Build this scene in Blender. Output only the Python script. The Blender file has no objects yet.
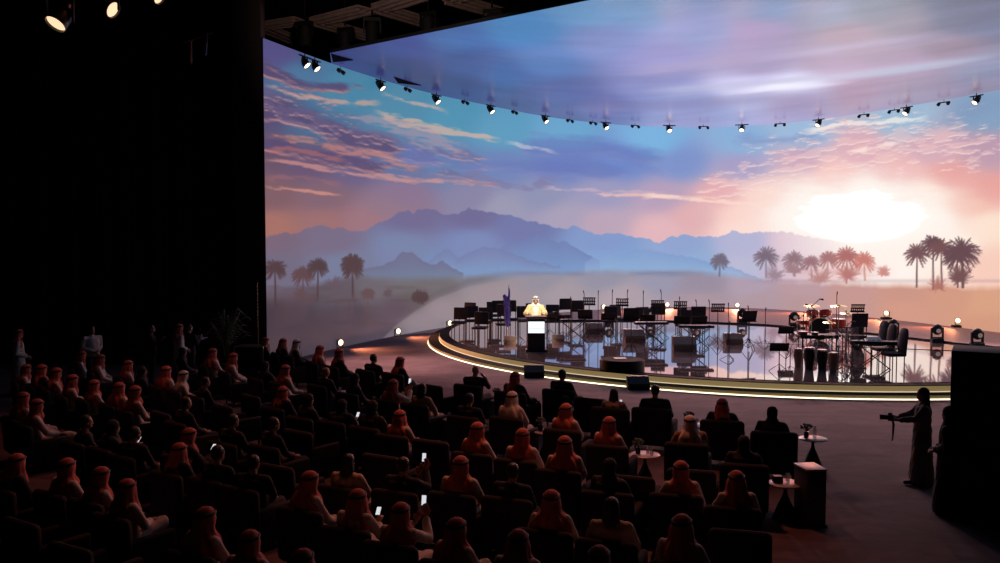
import bpy, bmesh, math, random
import numpy as np
from mathutils import Vector, Matrix, noise as mnoise

random.seed(7)
PI = math.pi
col = bpy.context.scene.collection

# ------------------------------------------------------------------ camera
F, CH = 900.0, 4.4
PITCH = math.atan(46.5 / F)
cp, sp = math.cos(PITCH), math.sin(PITCH)

def P(px, py, z):
    """photo pixel -> point of the hall on the level z"""
    dx, dz = (px - 500) / F, -(py - 281.5) / F
    y = cp + dz * sp
    zz = -sp + dz * cp
    t = (z - CH) / zz
    return Vector((dx * t, y * t, z))

def proj(x, y, z):
    zz = z - CH
    dep = y * cp - zz * sp
    up = y * sp + zz * cp
    return 500 + F * x / dep, 281.5 - F * up / dep

cam_d = bpy.data.cameras.new('camera')
cam_d.sensor_width = 36
cam_d.lens = F / 1000 * 36
cam_d.clip_end = 200
cam = bpy.data.objects.new('camera', cam_d)
col.objects.link(cam)
cam.location = (0, 0, CH)
cam.rotation_euler = (PI / 2 - PITCH, 0, 0)
bpy.context.scene.camera = cam

# ------------------------------------------------------------------ materials
def srgb(c):
    return tuple(((v / 255) / 12.92 if v / 255 <= .04045 else ((v / 255 + .055) / 1.055) ** 2.4) for v in c)

def mat(name, rgb, rough=.6, metal=0, spec=.5, noise=None, em=None, es=0, bump=0, sheen=0):
    m = bpy.data.materials.new(name)
    m.use_nodes = True
    nt = m.node_tree
    b = nt.nodes['Principled BSDF']
    b.inputs['Base Color'].default_value = (*rgb, 1)
    b.inputs['Roughness'].default_value = rough
    b.inputs['Metallic'].default_value = metal
    b.inputs['Specular IOR Level'].default_value = spec
    if sheen:
        b.inputs['Sheen Weight'].default_value = sheen
    if noise or bump:
        tc = nt.nodes.new('ShaderNodeTexCoord')
        n = nt.nodes.new('ShaderNodeTexNoise')
        n.inputs['Scale'].default_value = noise[0] if noise else 30
        n.inputs['Detail'].default_value = 4
        nt.links.new(tc.outputs['Object'], n.inputs['Vector'])
        if noise:
            r = nt.nodes.new('ShaderNodeValToRGB')
            r.color_ramp.elements[0].position = .3
            r.color_ramp.elements[1].position = .7
            r.color_ramp.elements[0].color = (*rgb, 1)
            r.color_ramp.elements[1].color = (*noise[1], 1)
            nt.links.new(n.outputs['Fac'], r.inputs['Fac'])
            nt.links.new(r.outputs['Color'], b.inputs['Base Color'])
        if bump:
            bp = nt.nodes.new('ShaderNodeBump')
            bp.inputs['Strength'].default_value = bump
            bp.inputs['Distance'].default_value = .02
            nt.links.new(n.outputs['Fac'], bp.inputs['Height'])
            nt.links.new(bp.outputs['Normal'], b.inputs['Normal'])
    if em:
        b.inputs['Emission Color'].default_value = (*em, 1)
        b.inputs['Emission Strength'].default_value = es
    return m

M = {}
M['black'] = mat('black_paint', (.006, .006, .006), .6, spec=.25, noise=(12, (.012, .011, .012)))
M['metal'] = mat('black_metal', (.015, .015, .016), .35, .6, noise=(20, (.022, .02, .02)))
M['chrome'] = mat('chrome', (.6, .6, .62), .2, 1, noise=(20, (.5, .5, .52)))
M['brass'] = mat('cymbal_brass', (.75, .55, .2), .25, 1, noise=(20, (.6, .42, .15)))
M['drape'] = mat('black_drape', (.006, .005, .006), .95, noise=(4, (.010, .008, .008)))
M['plinth'] = mat('plinth_grey', (.06, .045, .045), .6, noise=(3, (.075, .055, .052)))
M['pillar'] = mat('pillar_black', (.02, .014, .014), .7, noise=(3, (.026, .018, .018)))
M['beam'] = mat('roof_beam', (.30, .21, .18), .6, noise=(3, (.2, .14, .12)))
M['chair'] = mat('armchair_fabric', (.017, .013, .014), .9, spec=.3, noise=(60, (.026, .020, .021)), bump=.3)
M['chair_leg'] = mat('armchair_leg', (.01, .009, .009), .4, noise=(20, (.015, .012, .012)))
M['bandchair'] = mat('band_chair_fabric', (.008, .008, .009), .8, noise=(30, (.014, .012, .013)))
M['brown'] = mat('brown_wood', (.11, .058, .034), .5, noise=(9, (.17, .09, .05)))
M['red'] = mat('drum_red', (.5, .03, .02), .25, noise=(14, (.62, .06, .03)))
M['drumhead'] = mat('drum_head', (.55, .5, .42), .5, noise=(14, (.62, .56, .48)))
M['yellow'] = mat('bass_drum_hoop', (.45, .42, .12), .35, noise=(14, (.5, .45, .2)))
M['skin'] = mat('skin', (.36, .18, .11), .55, noise=(9, (.42, .22, .14)))
M['thobe'] = mat('white_robe_cotton', (.56, .50, .44), .85, noise=(9, (.62, .56, .5)))
M['cream'] = mat('cream_cloth', (.5, .38, .26), .85, noise=(9, (.56, .43, .3)))
M['brownrobe'] = mat('brown_cloak_cloth', (.26, .14, .07), .85, noise=(9, (.32, .18, .1)))
M['gold'] = mat('gold_cloak_cloth', (.62, .42, .18), .7, noise=(9, (.7, .5, .24)))
M['suit'] = mat('dark_suit_wool', (.009, .009, .011), .9, noise=(40, (.014, .013, .016)))
M['abaya'] = mat('black_abaya_cloth', (.008, .007, .008), .85, noise=(20, (.013, .012, .012)))
M['hair'] = mat('dark_hair', (.008, .006, .005), .5, noise=(60, (.016, .012, .01)))
M['agal'] = mat('black_cord', (.006, .006, .006), .6, noise=(80, (.012, .01, .01)))
M['wghutra'] = mat('white_headscarf_cotton', (.66, .60, .54), .85, noise=(9, (.72, .66, .6)))
M['eye'] = mat('eye', (.03, .02, .018), .2, noise=(90, (.06, .05, .045)))
M['phone'] = mat('phone_glass', (.01, .01, .012), .15, noise=(9, (.015, .015, .018)))
M['phonescreen'] = mat('phone_screen', (.1, .1, .1), .3, em=(.9, .93, 1), es=.75)
M['lens'] = mat('lamp_lens', (.8, .7, .6), .3, em=(1, .66, .40), es=1.25)
M['lensfar'] = mat('rig_lamp_lens', (.8, .7, .6), .3, em=(1, .80, .58), es=3.2)
M['uplens'] = mat('warm_floor_lamp_lens', (.8, .6, .5), .3, em=(1, .66, .38), es=3.4)
M['mhface'] = mat('moving_head_lens', (.3, .3, .3), .2, em=(1, .75, .6), es=.12)
M['ledstrip'] = mat('led_strip', (.8, .75, .6), .4, em=(1, .84, .56), es=3.0)
M['ledstrip2'] = mat('inner_led_strip', (.8, .75, .6), .4, em=(1, .84, .58), es=.8)
M['riser'] = mat('step_riser_gold', (.5, .42, .20), .45, noise=(3, (.4, .35, .17)), em=(.50, .35, .15), es=.40)  # weak glow added to both risers so they read as lit gold bands
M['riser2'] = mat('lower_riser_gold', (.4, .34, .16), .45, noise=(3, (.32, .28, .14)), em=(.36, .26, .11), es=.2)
M['tread'] = mat('step_tread_black', (.005, .004, .004), .9, spec=.1, noise=(9, (.01, .008, .008)))
M['glass'] = mat('drinking_glass', (.85, .85, .85), .08, noise=(9, (.9, .9, .9)))
M['glass'].node_tree.nodes['Principled BSDF'].inputs['Transmission Weight'].default_value = .8
M['tabletop'] = mat('table_top_pale', (.5, .4, .34), .35, noise=(7, (.56, .45, .38)))
M['paper'] = mat('white_paper', (.75, .72, .68), .7, noise=(7, (.8, .77, .73)))
M['flag'] = mat('flag_blue_cloth', (.10, .09, .5), .7, noise=(12, (.2, .2, .65)))
M['plant'] = mat('green_leaves', (.04, .07, .03), .7, noise=(18, (.07, .1, .04)))
M['lscreen'] = mat('lectern_screen_face', (.6, .6, .6), .3, em=(.86, .93, 1), es=1.15)
M['ltext'] = mat('lectern_screen_line', (.3, .35, .4), .3, em=(.3, .38, .45), es=.7)
M['dress'] = mat('pale_dress_cloth', (.13, .095, .09), .85, noise=(9, (.17, .12, .11)))
M['brass_edge'] = mat('case_edge', (.4, .38, .38), .35, .8, noise=(9, (.5, .46, .45)))
M['blackfloorlamp'] = M['metal']

def ghutra_mat():
    m = mat('red_white_check_headscarf', (.5, .05, .035), .85)
    nt = m.node_tree
    b = nt.nodes['Principled BSDF']
    tc = nt.nodes.new('ShaderNodeTexCoord')
    ck = nt.nodes.new('ShaderNodeTexChecker')
    ck.inputs['Scale'].default_value = 75
    ck.inputs['Color1'].default_value = (.60, .04, .025, 1)
    ck.inputs['Color2'].default_value = (.80, .30, .22, 1)
    nt.links.new(tc.outputs['Object'], ck.inputs['Vector'])
    n = nt.nodes.new('ShaderNodeTexNoise')
    n.inputs['Scale'].default_value = 16
    n.inputs['Detail'].default_value = 5
    nt.links.new(tc.outputs['Object'], n.inputs['Vector'])
    mx = nt.nodes.new('ShaderNodeMixRGB')
    mx.blend_type = 'MULTIPLY'
    mx.inputs[0].default_value = .6
    nt.links.new(ck.outputs['Color'], mx.inputs[1])
    nt.links.new(n.outputs['Fac'], mx.inputs[2])
    nt.links.new(mx.outputs[0], b.inputs['Base Color'])
    return m
M['ghutra'] = ghutra_mat()

# carpet: mauve-brown pile with soft long waves
def carpet_mat():
    m = mat('mauve_carpet', (.10, .065, .065), .95)
    nt = m.node_tree
    b = nt.nodes['Principled BSDF']
    tc = nt.nodes.new('ShaderNodeTexCoord')
    mp = nt.nodes.new('ShaderNodeMapping')
    mp.inputs['Scale'].default_value = (.55, 1.0, 1)
    nt.links.new(tc.outputs['Object'], mp.inputs['Vector'])
    n = nt.nodes.new('ShaderNodeTexNoise')
    n.inputs['Scale'].default_value = 1.5
    n.inputs['Detail'].default_value = 9
    n.inputs['Roughness'].default_value = .7
    n.inputs['Distortion'].default_value = .8
    nt.links.new(mp.outputs['Vector'], n.inputs['Vector'])
    r = nt.nodes.new('ShaderNodeValToRGB')
    r.color_ramp.elements[0].position = .38
    r.color_ramp.elements[1].position = .62
    r.color_ramp.elements[0].color = (.082, .046, .048, 1)
    r.color_ramp.elements[1].color = (.165, .096, .097, 1)
    nt.links.new(n.outputs['Fac'], r.inputs['Fac'])
    nt.links.new(r.outputs['Color'], b.inputs['Base Color'])
    n2 = nt.nodes.new('ShaderNodeTexNoise')
    n2.inputs['Scale'].default_value = 60
    nt.links.new(tc.outputs['Object'], n2.inputs['Vector'])
    bp = nt.nodes.new('ShaderNodeBump')
    bp.inputs['Strength'].default_value = .4
    nt.links.new(n2.outputs['Fac'], bp.inputs['Height'])
    nt.links.new(bp.outputs['Normal'], b.inputs['Normal'])
    return m
M['carpet'] = carpet_mat()

def mirror_mat():
    m = mat('polished_black_stage', (.74, .60, .58), .03, .9, .5, noise=(1.2, (.78, .64, .62)))
    b = m.node_tree.nodes['Principled BSDF']
    return m
M['mirror'] = mirror_mat()

def display_mat(name, rough):
    m = bpy.data.materials.new(name)
    m.use_nodes = True
    nt = m.node_tree
    b = nt.nodes['Principled BSDF']
    b.inputs['Base Color'].default_value = (.01, .01, .01, 1)
    b.inputs['Roughness'].default_value = rough
    a = nt.nodes.new('ShaderNodeAttribute')
    a.attribute_name = 'picture'
    # faint module pattern of the LED tiles
    tc = nt.nodes.new('ShaderNodeTexCoord')
    n = nt.nodes.new('ShaderNodeTexNoise')
    n.inputs['Scale'].default_value = 14
    nt.links.new(tc.outputs['Object'], n.inputs['Vector'])
    mr = nt.nodes.new('ShaderNodeMapRange')
    mr.inputs['To Min'].default_value = .94
    mr.inputs['To Max'].default_value = 1.04
    nt.links.new(n.outputs['Fac'], mr.inputs['Value'])
    nt.links.new(a.outputs['Color'], b.inputs['Emission Color'])
    nt.links.new(mr.outputs['Result'], b.inputs['Emission Strength'])
    return m
M['screen'] = display_mat('led_wall_picture', .5)
M['ceilscreen'] = display_mat('led_ceiling_picture', .25)
M['ceilscreen'].node_tree.nodes['Principled BSDF'].inputs['Specular IOR Level'].default_value = .08

# ------------------------------------------------------------------ mesh helpers
class MB:
    def __init__(s):
        s.bm = bmesh.new()
    def box(s, c, d, rot=None, bevel=0, seg=2):
        mx = Matrix.Translation(c) @ (rot.to_4x4() if rot else Matrix.Identity(4)) @ Matrix.Diagonal((*d, 1))
        r = bmesh.ops.create_cube(s.bm, size=1, matrix=mx)
        if bevel:
            es = list({e for v in r['verts'] for e in v.link_edges})
            bmesh.ops.bevel(s.bm, geom=es, offset=bevel, segments=seg, affect='EDGES', profile=.5)
        return s
    def ball(s, c, r, rot=None, u=16, v=10):
        if not hasattr(r, '__len__'):
            r = (r, r, r)
        c = Vector(c); R = []; nv, nf = s.bm.verts.new, s.bm.faces.new
        def pt(x, y, z):
            q = Vector((x * r[0], y * r[1], z * r[2]))
            return nv(c + (rot @ q if rot else q))
        top, bot = pt(0, 0, 1), pt(0, 0, -1)
        for i in range(1, v):
            a = PI * i / v; sa, ca = math.sin(a), math.cos(a)
            R.append([pt(sa * math.cos(2 * PI * k / u), sa * math.sin(2 * PI * k / u), ca) for k in range(u)])
        for k in range(u):
            k2 = (k + 1) % u
            nf((top, R[0][k], R[0][k2])); nf((bot, R[-1][k2], R[-1][k]))
            for i in range(len(R) - 1):
                nf((R[i][k], R[i + 1][k], R[i + 1][k2], R[i][k2]))
        return s
    def cyl(s, p, q, r1, r2=None, n=12):
        p, q = Vector(p), Vector(q)
        r2 = r1 if r2 is None else r2
        d = q - p
        mx = Matrix.Translation((p + q) / 2) @ d.to_track_quat('Z', 'Y').to_matrix().to_4x4()
        bmesh.ops.create_cone(s.bm, cap_ends=True, segments=n, radius1=r1, radius2=r2, depth=d.length, matrix=mx)
        return s
    def caps(s, pts, rs, n=14):
        """chain of tapered limbs with round joints"""
        for i, p in enumerate(pts):
            s.ball(p, rs[i], u=n, v=10)
            if i:
                s.cyl(pts[i - 1], p, rs[i - 1], rs[i], n)
        return s
    def tube(s, pts, r, n=8):
        pts = [Vector(p) for p in pts]
        rings = []
        for i, p in enumerate(pts):
            t = (pts[min(i + 1, len(pts) - 1)] - pts[max(i - 1, 0)]).normalized()
            a = t.orthogonal().normalized() if abs(t.z) > .95 else t.cross(Vector((0, 0, 1))).normalized()
            b = t.cross(a)
            rr = r[i] if hasattr(r, '__len__') else r
            rings.append([s.bm.verts.new(p + (a * math.cos(k * 2 * PI / n) + b * math.sin(k * 2 * PI / n)) * rr) for k in range(n)])
        for i in range(len(rings) - 1):
            for k in range(n):
                s.bm.faces.new((rings[i][k], rings[i][(k + 1) % n], rings[i + 1][(k + 1) % n], rings[i + 1][k]))
        s.bm.faces.new(rings[0][::-1]); s.bm.faces.new(rings[-1])
        return s
    def loft(s, rings, n=24, power=2.0):
        """rings: (centre, half-width x, half-depth, tilt about x)"""
        R = []
        for c, rx, ry, tilt in rings:
            c = Vector(c); rot = Matrix.Rotation(tilt, 3, 'X'); L = []
            for k in range(n):
                a = 2 * PI * k / n
                ca, sa = math.cos(a), math.sin(a)
                x = rx * math.copysign(abs(ca) ** (2 / power), ca)
                y = ry * math.copysign(abs(sa) ** (2 / power), sa)
                L.append(s.bm.verts.new(c + rot @ Vector((x, y, 0))))
            R.append(L)
        for i in range(len(R) - 1):
            for k in range(n):
                s.bm.faces.new((R[i][k], R[i][(k + 1) % n], R[i + 1][(k + 1) % n], R[i + 1][k]))
        s.bm.faces.new(R[0][::-1]); s.bm.faces.new(R[-1])
        return s
    def lathe(s, prof, c=(0, 0, 0), n=24, rot=None):
        c = Vector(c); R = []
        rot = rot or Matrix.Identity(3)
        for r, z in prof:
            R.append([s.bm.verts.new(c + rot @ Vector((r * math.cos(2 * PI * k / n), r * math.sin(2 * PI * k / n), z))) for k in range(n)])
        for i in range(len(R) - 1):
            for k in range(n):
                s.bm.faces.new((R[i][k], R[i][(k + 1) % n], R[i + 1][(k + 1) % n], R[i + 1][k]))
        s.bm.faces.new(R[0][::-1]); s.bm.faces.new(R[-1])
        return s
    def mesh(s, name, m, smooth=True):
        bmesh.ops.recalc_face_normals(s.bm, faces=s.bm.faces)
        me = bpy.data.meshes.new(name)
        s.bm.to_mesh(me); s.bm.free()
        me.materials.append(m)
        if smooth:
            me.shade_smooth()
            try:
                me.set_sharp_from_angle(angle=math.radians(40))
            except Exception:
                pass
        return me
    def build(s, name, m, parent=None, smooth=True):
        o = bpy.data.objects.new(name, s.mesh(name, m, smooth))
        col.objects.link(o)
        if parent:
            o.parent = parent
        return o

WORK = bpy.data.scenes.new('workbench')
def evaluate(o):
    WORK.collection.objects.link(o)
    vl = WORK.view_layers[0]
    vl.update()
    me = bpy.data.meshes.new_from_object(o.evaluated_get(vl.depsgraph))
    bpy.data.objects.remove(o)
    return me

def remeshed(mb, name, m, voxel=.012, smooth=4, fold=0, fs=8):
    o = bpy.data.objects.new('tmp', mb.mesh('tmp', m))
    r = o.modifiers.new('r', 'REMESH'); r.mode = 'VOXEL'; r.voxel_size = voxel; r.use_smooth_shade = True
    if smooth:
        sm = o.modifiers.new('s', 'SMOOTH'); sm.factor = .5; sm.iterations = smooth
    old = o.data
    me = evaluate(o)
    me.name = name
    bpy.data.meshes.remove(old)
    me.materials.clear(); me.materials.append(m)
    if fold:
        n = len(me.vertices)
        co = np.empty(n * 3, np.float32); no = np.empty(n * 3, np.float32)
        me.vertices.foreach_get('co', co); me.vertex_normals.foreach_get('vector', no)
        co = co.reshape(-1, 3); no = no.reshape(-1, 3)
        x, y, z = co[:, 0] * fs * 5, co[:, 1] * fs * 3.4, co[:, 2] * fs * 1.6
        d = (np.sin(x + 1.3 * np.sin(z)) * np.cos(y * .8 + z) + .6 * np.sin(x * 1.9 + y * 1.3 + 1.7 * z + 1) + .4 * np.sin(3.1 * z + x * .7)) * .45
        co += no * (d * fold)[:, None]
        me.vertices.foreach_set('co', co.ravel())
        me.update()
    me.shade_smooth()
    return me

def link(name, me, parent=None):
    o = bpy.data.objects.new(name, me)
    col.objects.link(o)
    if parent:
        o.parent = parent
    return o

def tag(o, label, cat, group=None, kind=None):
    if label: o['label'] = label
    if cat: o['category'] = cat
    if group: o['group'] = group
    if kind: o['kind'] = kind
    return o

def empty(name, loc=(0, 0, 0), rz=0):
    o = bpy.data.objects.new(name, None)
    o.empty_display_size = .1
    col.objects.link(o)
    o.location = loc
    o.rotation_euler = (0, 0, rz)
    return o

KIDS = {}
def kids(o):
    if o.name not in KIDS:
        KIDS[o.name] = [c for c in col.objects if c.parent == o]
    return KIDS[o.name]

def copy_tree(o, parent=None):
    c = o.copy()
    for k in list(c.keys()):
        if k in ('label', 'category', 'group'):
            del c[k]
    col.objects.link(c)
    c.parent = parent
    for ch in kids(o):
        if 'label' in ch:
            lab = ch['label']
            n = copy_tree(ch, c); n['label'] = lab
        else:
            copy_tree(ch, c)
    return c

class Proto:
    """builds a thing once; the first use moves it, later uses copy it"""
    def __init__(s, make):
        s.make, s.src, s.used = make, None, False
    def place(s, loc, rz, label, cat, group=None, scale=None):
        if s.src is None:
            s.src = s.make()
            kids_all(s.src)
        o = s.src if not s.used else copy_tree(s.src)
        s.used = True
        o.location = loc
        o.rotation_euler = (0, 0, rz)
        if scale:
            o.scale = (scale, scale, scale) if not hasattr(scale, '__len__') else scale
        return tag(o, label, cat, group)

def kids_all(o):
    for c in kids(o):
        kids_all(c)

def structure(o):
    o['kind'] = 'structure'
    return o

def light(name, kind, loc, energy, color, target=None, size=.2, angle=60, blend=.6):
    d = bpy.data.lights.new(name, kind)
    d.energy = energy
    d.color = color
    if kind == 'SPOT':
        d.spot_size = math.radians(angle); d.spot_blend = blend; d.shadow_soft_size = size
    elif kind == 'AREA':
        d.size = size
    else:
        d.shadow_soft_size = size
    o = bpy.data.objects.new(name, d)
    col.objects.link(o)
    o.location = loc
    if target is not None:
        o.rotation_euler = (Vector(target) - Vector(loc)).to_track_quat('-Z', 'Y').to_euler()
    return o

# ------------------------------------------------------------------ the curved LED wall
H = 10.92
TOP = [(263, 38), (300, 52), (331, 63.5), (372, 77), (410, 88), (437, 95), (491, 106), (545, 117), (605, 124), (650, 127), (700, 127.3),
       (740, 126.5), (800, 122), (850, 115), (903, 107), (950, 99), (1000, 89.5)]
tx = np.array([t[0] for t in TOP], float)
ty = np.array([t[1] for t in TOP], float)
cols_px = np.concatenate([np.arange(263, 1001, .95)])
# smooth the measured top edge
raw = np.interp(cols_px, tx, ty)
ker = np.ones(61) / 61
pad = np.concatenate([2 * raw[0] - raw[30:0:-1], raw, 2 * raw[-1] - raw[-2:-32:-1]])
top_y = np.convolve(pad, ker, 'valid')
plan = [P(x, y, H) for x, y in zip(cols_px, top_y)]
# the wall goes on to the right, curving back towards the hall
d_end = (plan[-1] - plan[-12]).normalized()
ext, ang = [plan[-1].copy()], 0
for i in range(45):
    ang -= .004
    d = Matrix.Rotation(ang, 3, 'Z') @ d_end
    ext.append(ext[-1] + d * .3)
plan += ext[1:]
plan = [Vector((p.x, p.y, 0)) for p in plan]
NC = len(plan)

# ---- picture shown by the screens (a painted sunset), drawn with numpy
X0, Y0, S = 255, -70, 2
CW, CHh = 760 * S, 450 * S
gx, gy = np.meshgrid(X0 + (np.arange(CW) + .5) / S, Y0 + (np.arange(CHh) + .5) / S)

rng = np.random.default_rng(5)
def vnoise(x, y):
    g = rng.random((256, 256))
    xi, yi = np.floor(x).astype(int), np.floor(y).astype(int)
    fx, fy = x - xi, y - yi
    fx, fy = fx * fx * (3 - 2 * fx), fy * fy * (3 - 2 * fy)
    a = g[yi & 255, xi & 255]; b = g[yi & 255, (xi + 1) & 255]
    c = g[(yi + 1) & 255, xi & 255]; d = g[(yi + 1) & 255, (xi + 1) & 255]
    return (a * (1 - fx) + b * fx) * (1 - fy) + (c * (1 - fx) + d * fx) * fy
def fbm(x, y, o=5):
    r, a, t = 0, .5, 0
    for i in range(o):
        r = r + a * vnoise(x * 2 ** i + 17 * i, y * 2 ** i + 31 * i); t += a; a *= .55
    return r / t

def gradient(ctrl, sx=1.6, pw=2.2):
    st = 8
    x, y = gx[::st, ::st], gy[::st, ::st]
    num = np.zeros((*x.shape, 3)); den = np.zeros(x.shape)
    for (cx, cy, r, g, b) in ctrl:
        w = 1 / ((((x - cx) / sx) ** 2 + (y - cy) ** 2 + 60) ** pw)
        num += w[..., None] * np.array([r, g, b]); den += w
    v = num / den[..., None]
    yy = np.clip(np.arange(CHh) / st - .5, 0, x.shape[0] - 1.001); xx = np.clip(np.arange(CW) / st - .5, 0, x.shape[1] - 1.001)
    yi, xi = yy.astype(int), xx.astype(int)
    fy, fx = (yy - yi)[:, None, None], (xx - xi)[None, :, None]
    a = v[yi][:, xi]; b = v[yi][:, xi + 1]; c = v[yi + 1][:, xi]; d = v[yi + 1][:, xi + 1]
    return (a * (1 - fx) + b * fx) * (1 - fy) + (c * (1 - fx) + d * fx) * fy

def blend(img, a, c):
    a = np.clip(a, 0, 1)[..., None]
    img[:] = img * (1 - a) + np.array(c, float) * a

sky = [(270, 50, 82, 78, 140), (300, 78, 66, 120, 165), (340, 90, 60, 138, 176), (400, 108, 68, 142, 178), (450, 115, 68, 150, 188), (500, 130, 80, 158, 198),
       (560, 133, 96, 166, 212), (650, 140, 112, 178, 228), (740, 140, 128, 175, 222), (800, 133, 150, 185, 222), (900, 118, 150, 185, 215), (985, 112, 125, 158, 195),
       (270, 110, 80, 70, 118), (310, 125, 62, 105, 150), (270, 150, 98, 72, 100), (310, 160, 98, 75, 115), (350, 165, 98, 88, 138), (400, 162, 88, 112, 165),
       (450, 165, 90, 125, 180), (500, 165, 100, 128, 190), (560, 163, 95, 122, 198), (620, 160, 98, 130, 205), (680, 162, 115, 142, 208), (740, 165, 158, 150, 200),
       (800, 158, 202, 158, 185), (860, 148, 222, 168, 182), (930, 148, 212, 165, 182), (985, 150, 190, 150, 172), (830, 172, 250, 185, 180), (900, 170, 240, 175, 175),
       (270, 195, 124, 86, 98), (320, 195, 130, 94, 112), (400, 195, 136, 110, 146), (470, 195, 130, 128, 168), (540, 195, 135, 142, 182), (600, 193, 150, 148, 190),
       (660, 195, 178, 152, 186), (720, 192, 232, 162, 170), (760, 195, 255, 205, 195), (740, 212, 255, 200, 190), (810, 193, 255, 245, 235), (860, 190, 255, 252, 245), (925, 192, 255, 225, 205), (985, 190, 235, 150, 142),
       (945, 175, 235, 150, 145), (270, 222, 172, 108, 96), (320, 220, 162, 106, 108), (365, 220, 160, 112, 126), (390, 205, 146, 114, 136), (600, 220, 185, 158, 182), (560, 215, 165, 155, 185), (660, 228, 228, 176, 184), (690, 215, 225, 165, 172), (740, 228, 255, 214, 204),
       (790, 215, 255, 253, 248), (860, 225, 255, 255, 252), (930, 222, 255, 250, 240), (985, 222, 255, 225, 200), (800, 245, 255, 248, 243), (880, 255, 255, 250, 242), (950, 245, 255, 245, 230),
       (985, 260, 250, 200, 180), (500, 205, 150, 150, 180), (970, 205, 245, 175, 155)]
img = gradient(sky)

def curve(pts):
    xs = np.array([p[0] for p in pts], float); ys = np.array([p[1] for p in pts], float)
    return xs, ys
def streak(pts, w, c, a, nx=.085, ny=.42, thr=.46, soft=.42, fade=14, skew=.12):
    xs, ys = curve(pts)
    r0 = max(0, int((ys.min() - 34 - Y0) * S)); r1 = min(CHh, int((ys.max() + 34 - Y0) * S))
    X, Y = gx[r0:r1], gy[r0:r1]
    wob = (fbm(X * .025 + rng.random() * 90, (Y - X * skew) * .06 + rng.random() * 90, 3) - .5) * w * 3.6
    yc = np.interp(X, xs, ys) + wob
    n = fbm(X * nx + rng.random() * 90, (Y - X * skew) * ny + rng.random() * 90, 6)
    d = (Y - yc) / (w * (.45 + 1.5 * n))
    band = np.exp(-d * d)
    end = np.clip((X - xs[0]) / fade, 0, 1) * np.clip((xs[-1] - X) / fade, 0, 1)
    al = np.clip(a * np.clip((band * (.1 + 1.75 * n) - thr) / soft, 0, 1) * end, 0, 1)[..., None]
    img[r0:r1] = img[r0:r1] * (1 - al) + np.array(c, float) * al
def band_mask(bands):
    m = np.zeros_like(gx)
    for pts, w, a in bands:
        xs, ys = curve(pts)
        yc = np.interp(gx, xs, ys)
        m = np.maximum(m, a * np.exp(-((gy - yc) / w) ** 2) * np.clip((gx - xs[0] + 12) / 24, 0, 1) * np.clip((xs[-1] - gx) / 40, 0, 1))
    return m
def clouds(mask, sx, sy, skew, thr, body, rim, ab, ar, k=2.5, gain=4):
    n = fbm(gx * sx + rng.random() * 90, (gy - gx * skew) * sy + rng.random() * 90, 6)
    D = np.clip((mask + (n - .5) * 1.9 - thr) * gain, 0, 1) * np.clip(mask * 4, 0, 1)
    r = np.clip(D - np.roll(D, -int(k * S), axis=0), 0, 1)
    blend(img, D * ab, body)
    blend(img, r * ar, rim)

# big violet cloud bodies lit from below on the left
clouds(band_mask([([(255, 70), (300, 84), (385, 96)], 11, 1), ([(255, 100), (300, 122), (350, 138), (430, 156)], 15, .95), ([(255, 140), (330, 158), (420, 172)], 9, .7)]), .018, .06, .22, .42, (80, 66, 114), (228, 150, 132), .88, .8, 2.2)
clouds(band_mask([([(255, 92), (300, 110), (380, 140), (500, 172)], 20, .6)]), .05, .16, .2, .42, (110, 92, 138), (232, 170, 155), .5, .7, 1.6)
clouds(band_mask([([(400, 152), (480, 168), (640, 172)], 13, .95), ([(520, 150), (600, 148), (690, 160)], 15, .9)]), .012, .05, .06, .45, (92, 112, 188), (176, 160, 196), .6, .35, 2.5, 2.2)
streak([(262, 84), (300, 99), (330, 104), (384, 106)], 2.85, (232, 168, 146), .68)
streak([(262, 66), (285, 78), (300, 88)], 2.11, (206, 128, 132), .6)
streak([(372, 112), (400, 121), (440, 128), (503, 141)], 2.98, (240, 184, 158), .68, thr=.40)
streak([(380, 94), (410, 103), (450, 112)], 2.60, (228, 178, 165), .68)
streak([(262, 136), (300, 140), (335, 147), (370, 157), (425, 168)], 3.72, (222, 130, 112), .68, thr=.42)
streak([(262, 148), (300, 152), (350, 164)], 3.72, (196, 104, 100), .6)
streak([(262, 160), (330, 171), (400, 180), (503, 187)], 2.48, (228, 150, 138), .7, thr=.40)
streak([(262, 186), (300, 191), (345, 196)], 1.61, (228, 146, 124), .8, thr=.42)
streak([(262, 176), (300, 178), (345, 184)], 2.48, (160, 98, 108), .6)
streak([(345, 112), (400, 132), (470, 156)], 7.44, (190, 150, 165), .55, thr=.5)
streak([(400, 172), (480, 182), (560, 186)], 4.96, (116, 114, 162), .6)
streak([(503, 141), (530, 146), (560, 152)], 2.11, (214, 205, 210), .6)
streak([(590, 192), (660, 196), (750, 200)], 1.86, (248, 190, 180), .7, skew=0)
streak([(540, 186), (620, 192), (700, 198)], 1.86, (206, 172, 195), .6, skew=0)
streak([(640, 196), (700, 199), (770, 205)], 2.11, (255, 214, 198), .8, skew=0)
clouds(band_mask([([(735, 138), (790, 142), (850, 134)], 11, .8)]), .02, .08, -.08, .42, (120, 145, 200), (200, 195, 220), .6, .3, 2, 2.5)
wr = band_mask([([(740, 178), (820, 158), (900, 142), (1010, 140)], 30, .62), ([(800, 130), (860, 126), (915, 118)], 9, .62), ([(700, 190), (790, 178), (900, 165)], 14, .55)])
clouds(wr, .07, .26, -.12, .47, (246, 196, 192), (255, 232, 220), .45, .7, 1.2, 4)
streak([(800, 133), (850, 126), (905, 120), (930, 117)], 2.73, (255, 242, 228), .68, skew=-.12)
streak([(840, 151), (880, 146), (905, 144)], 2.48, (255, 228, 216), .8, skew=-.1)
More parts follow.
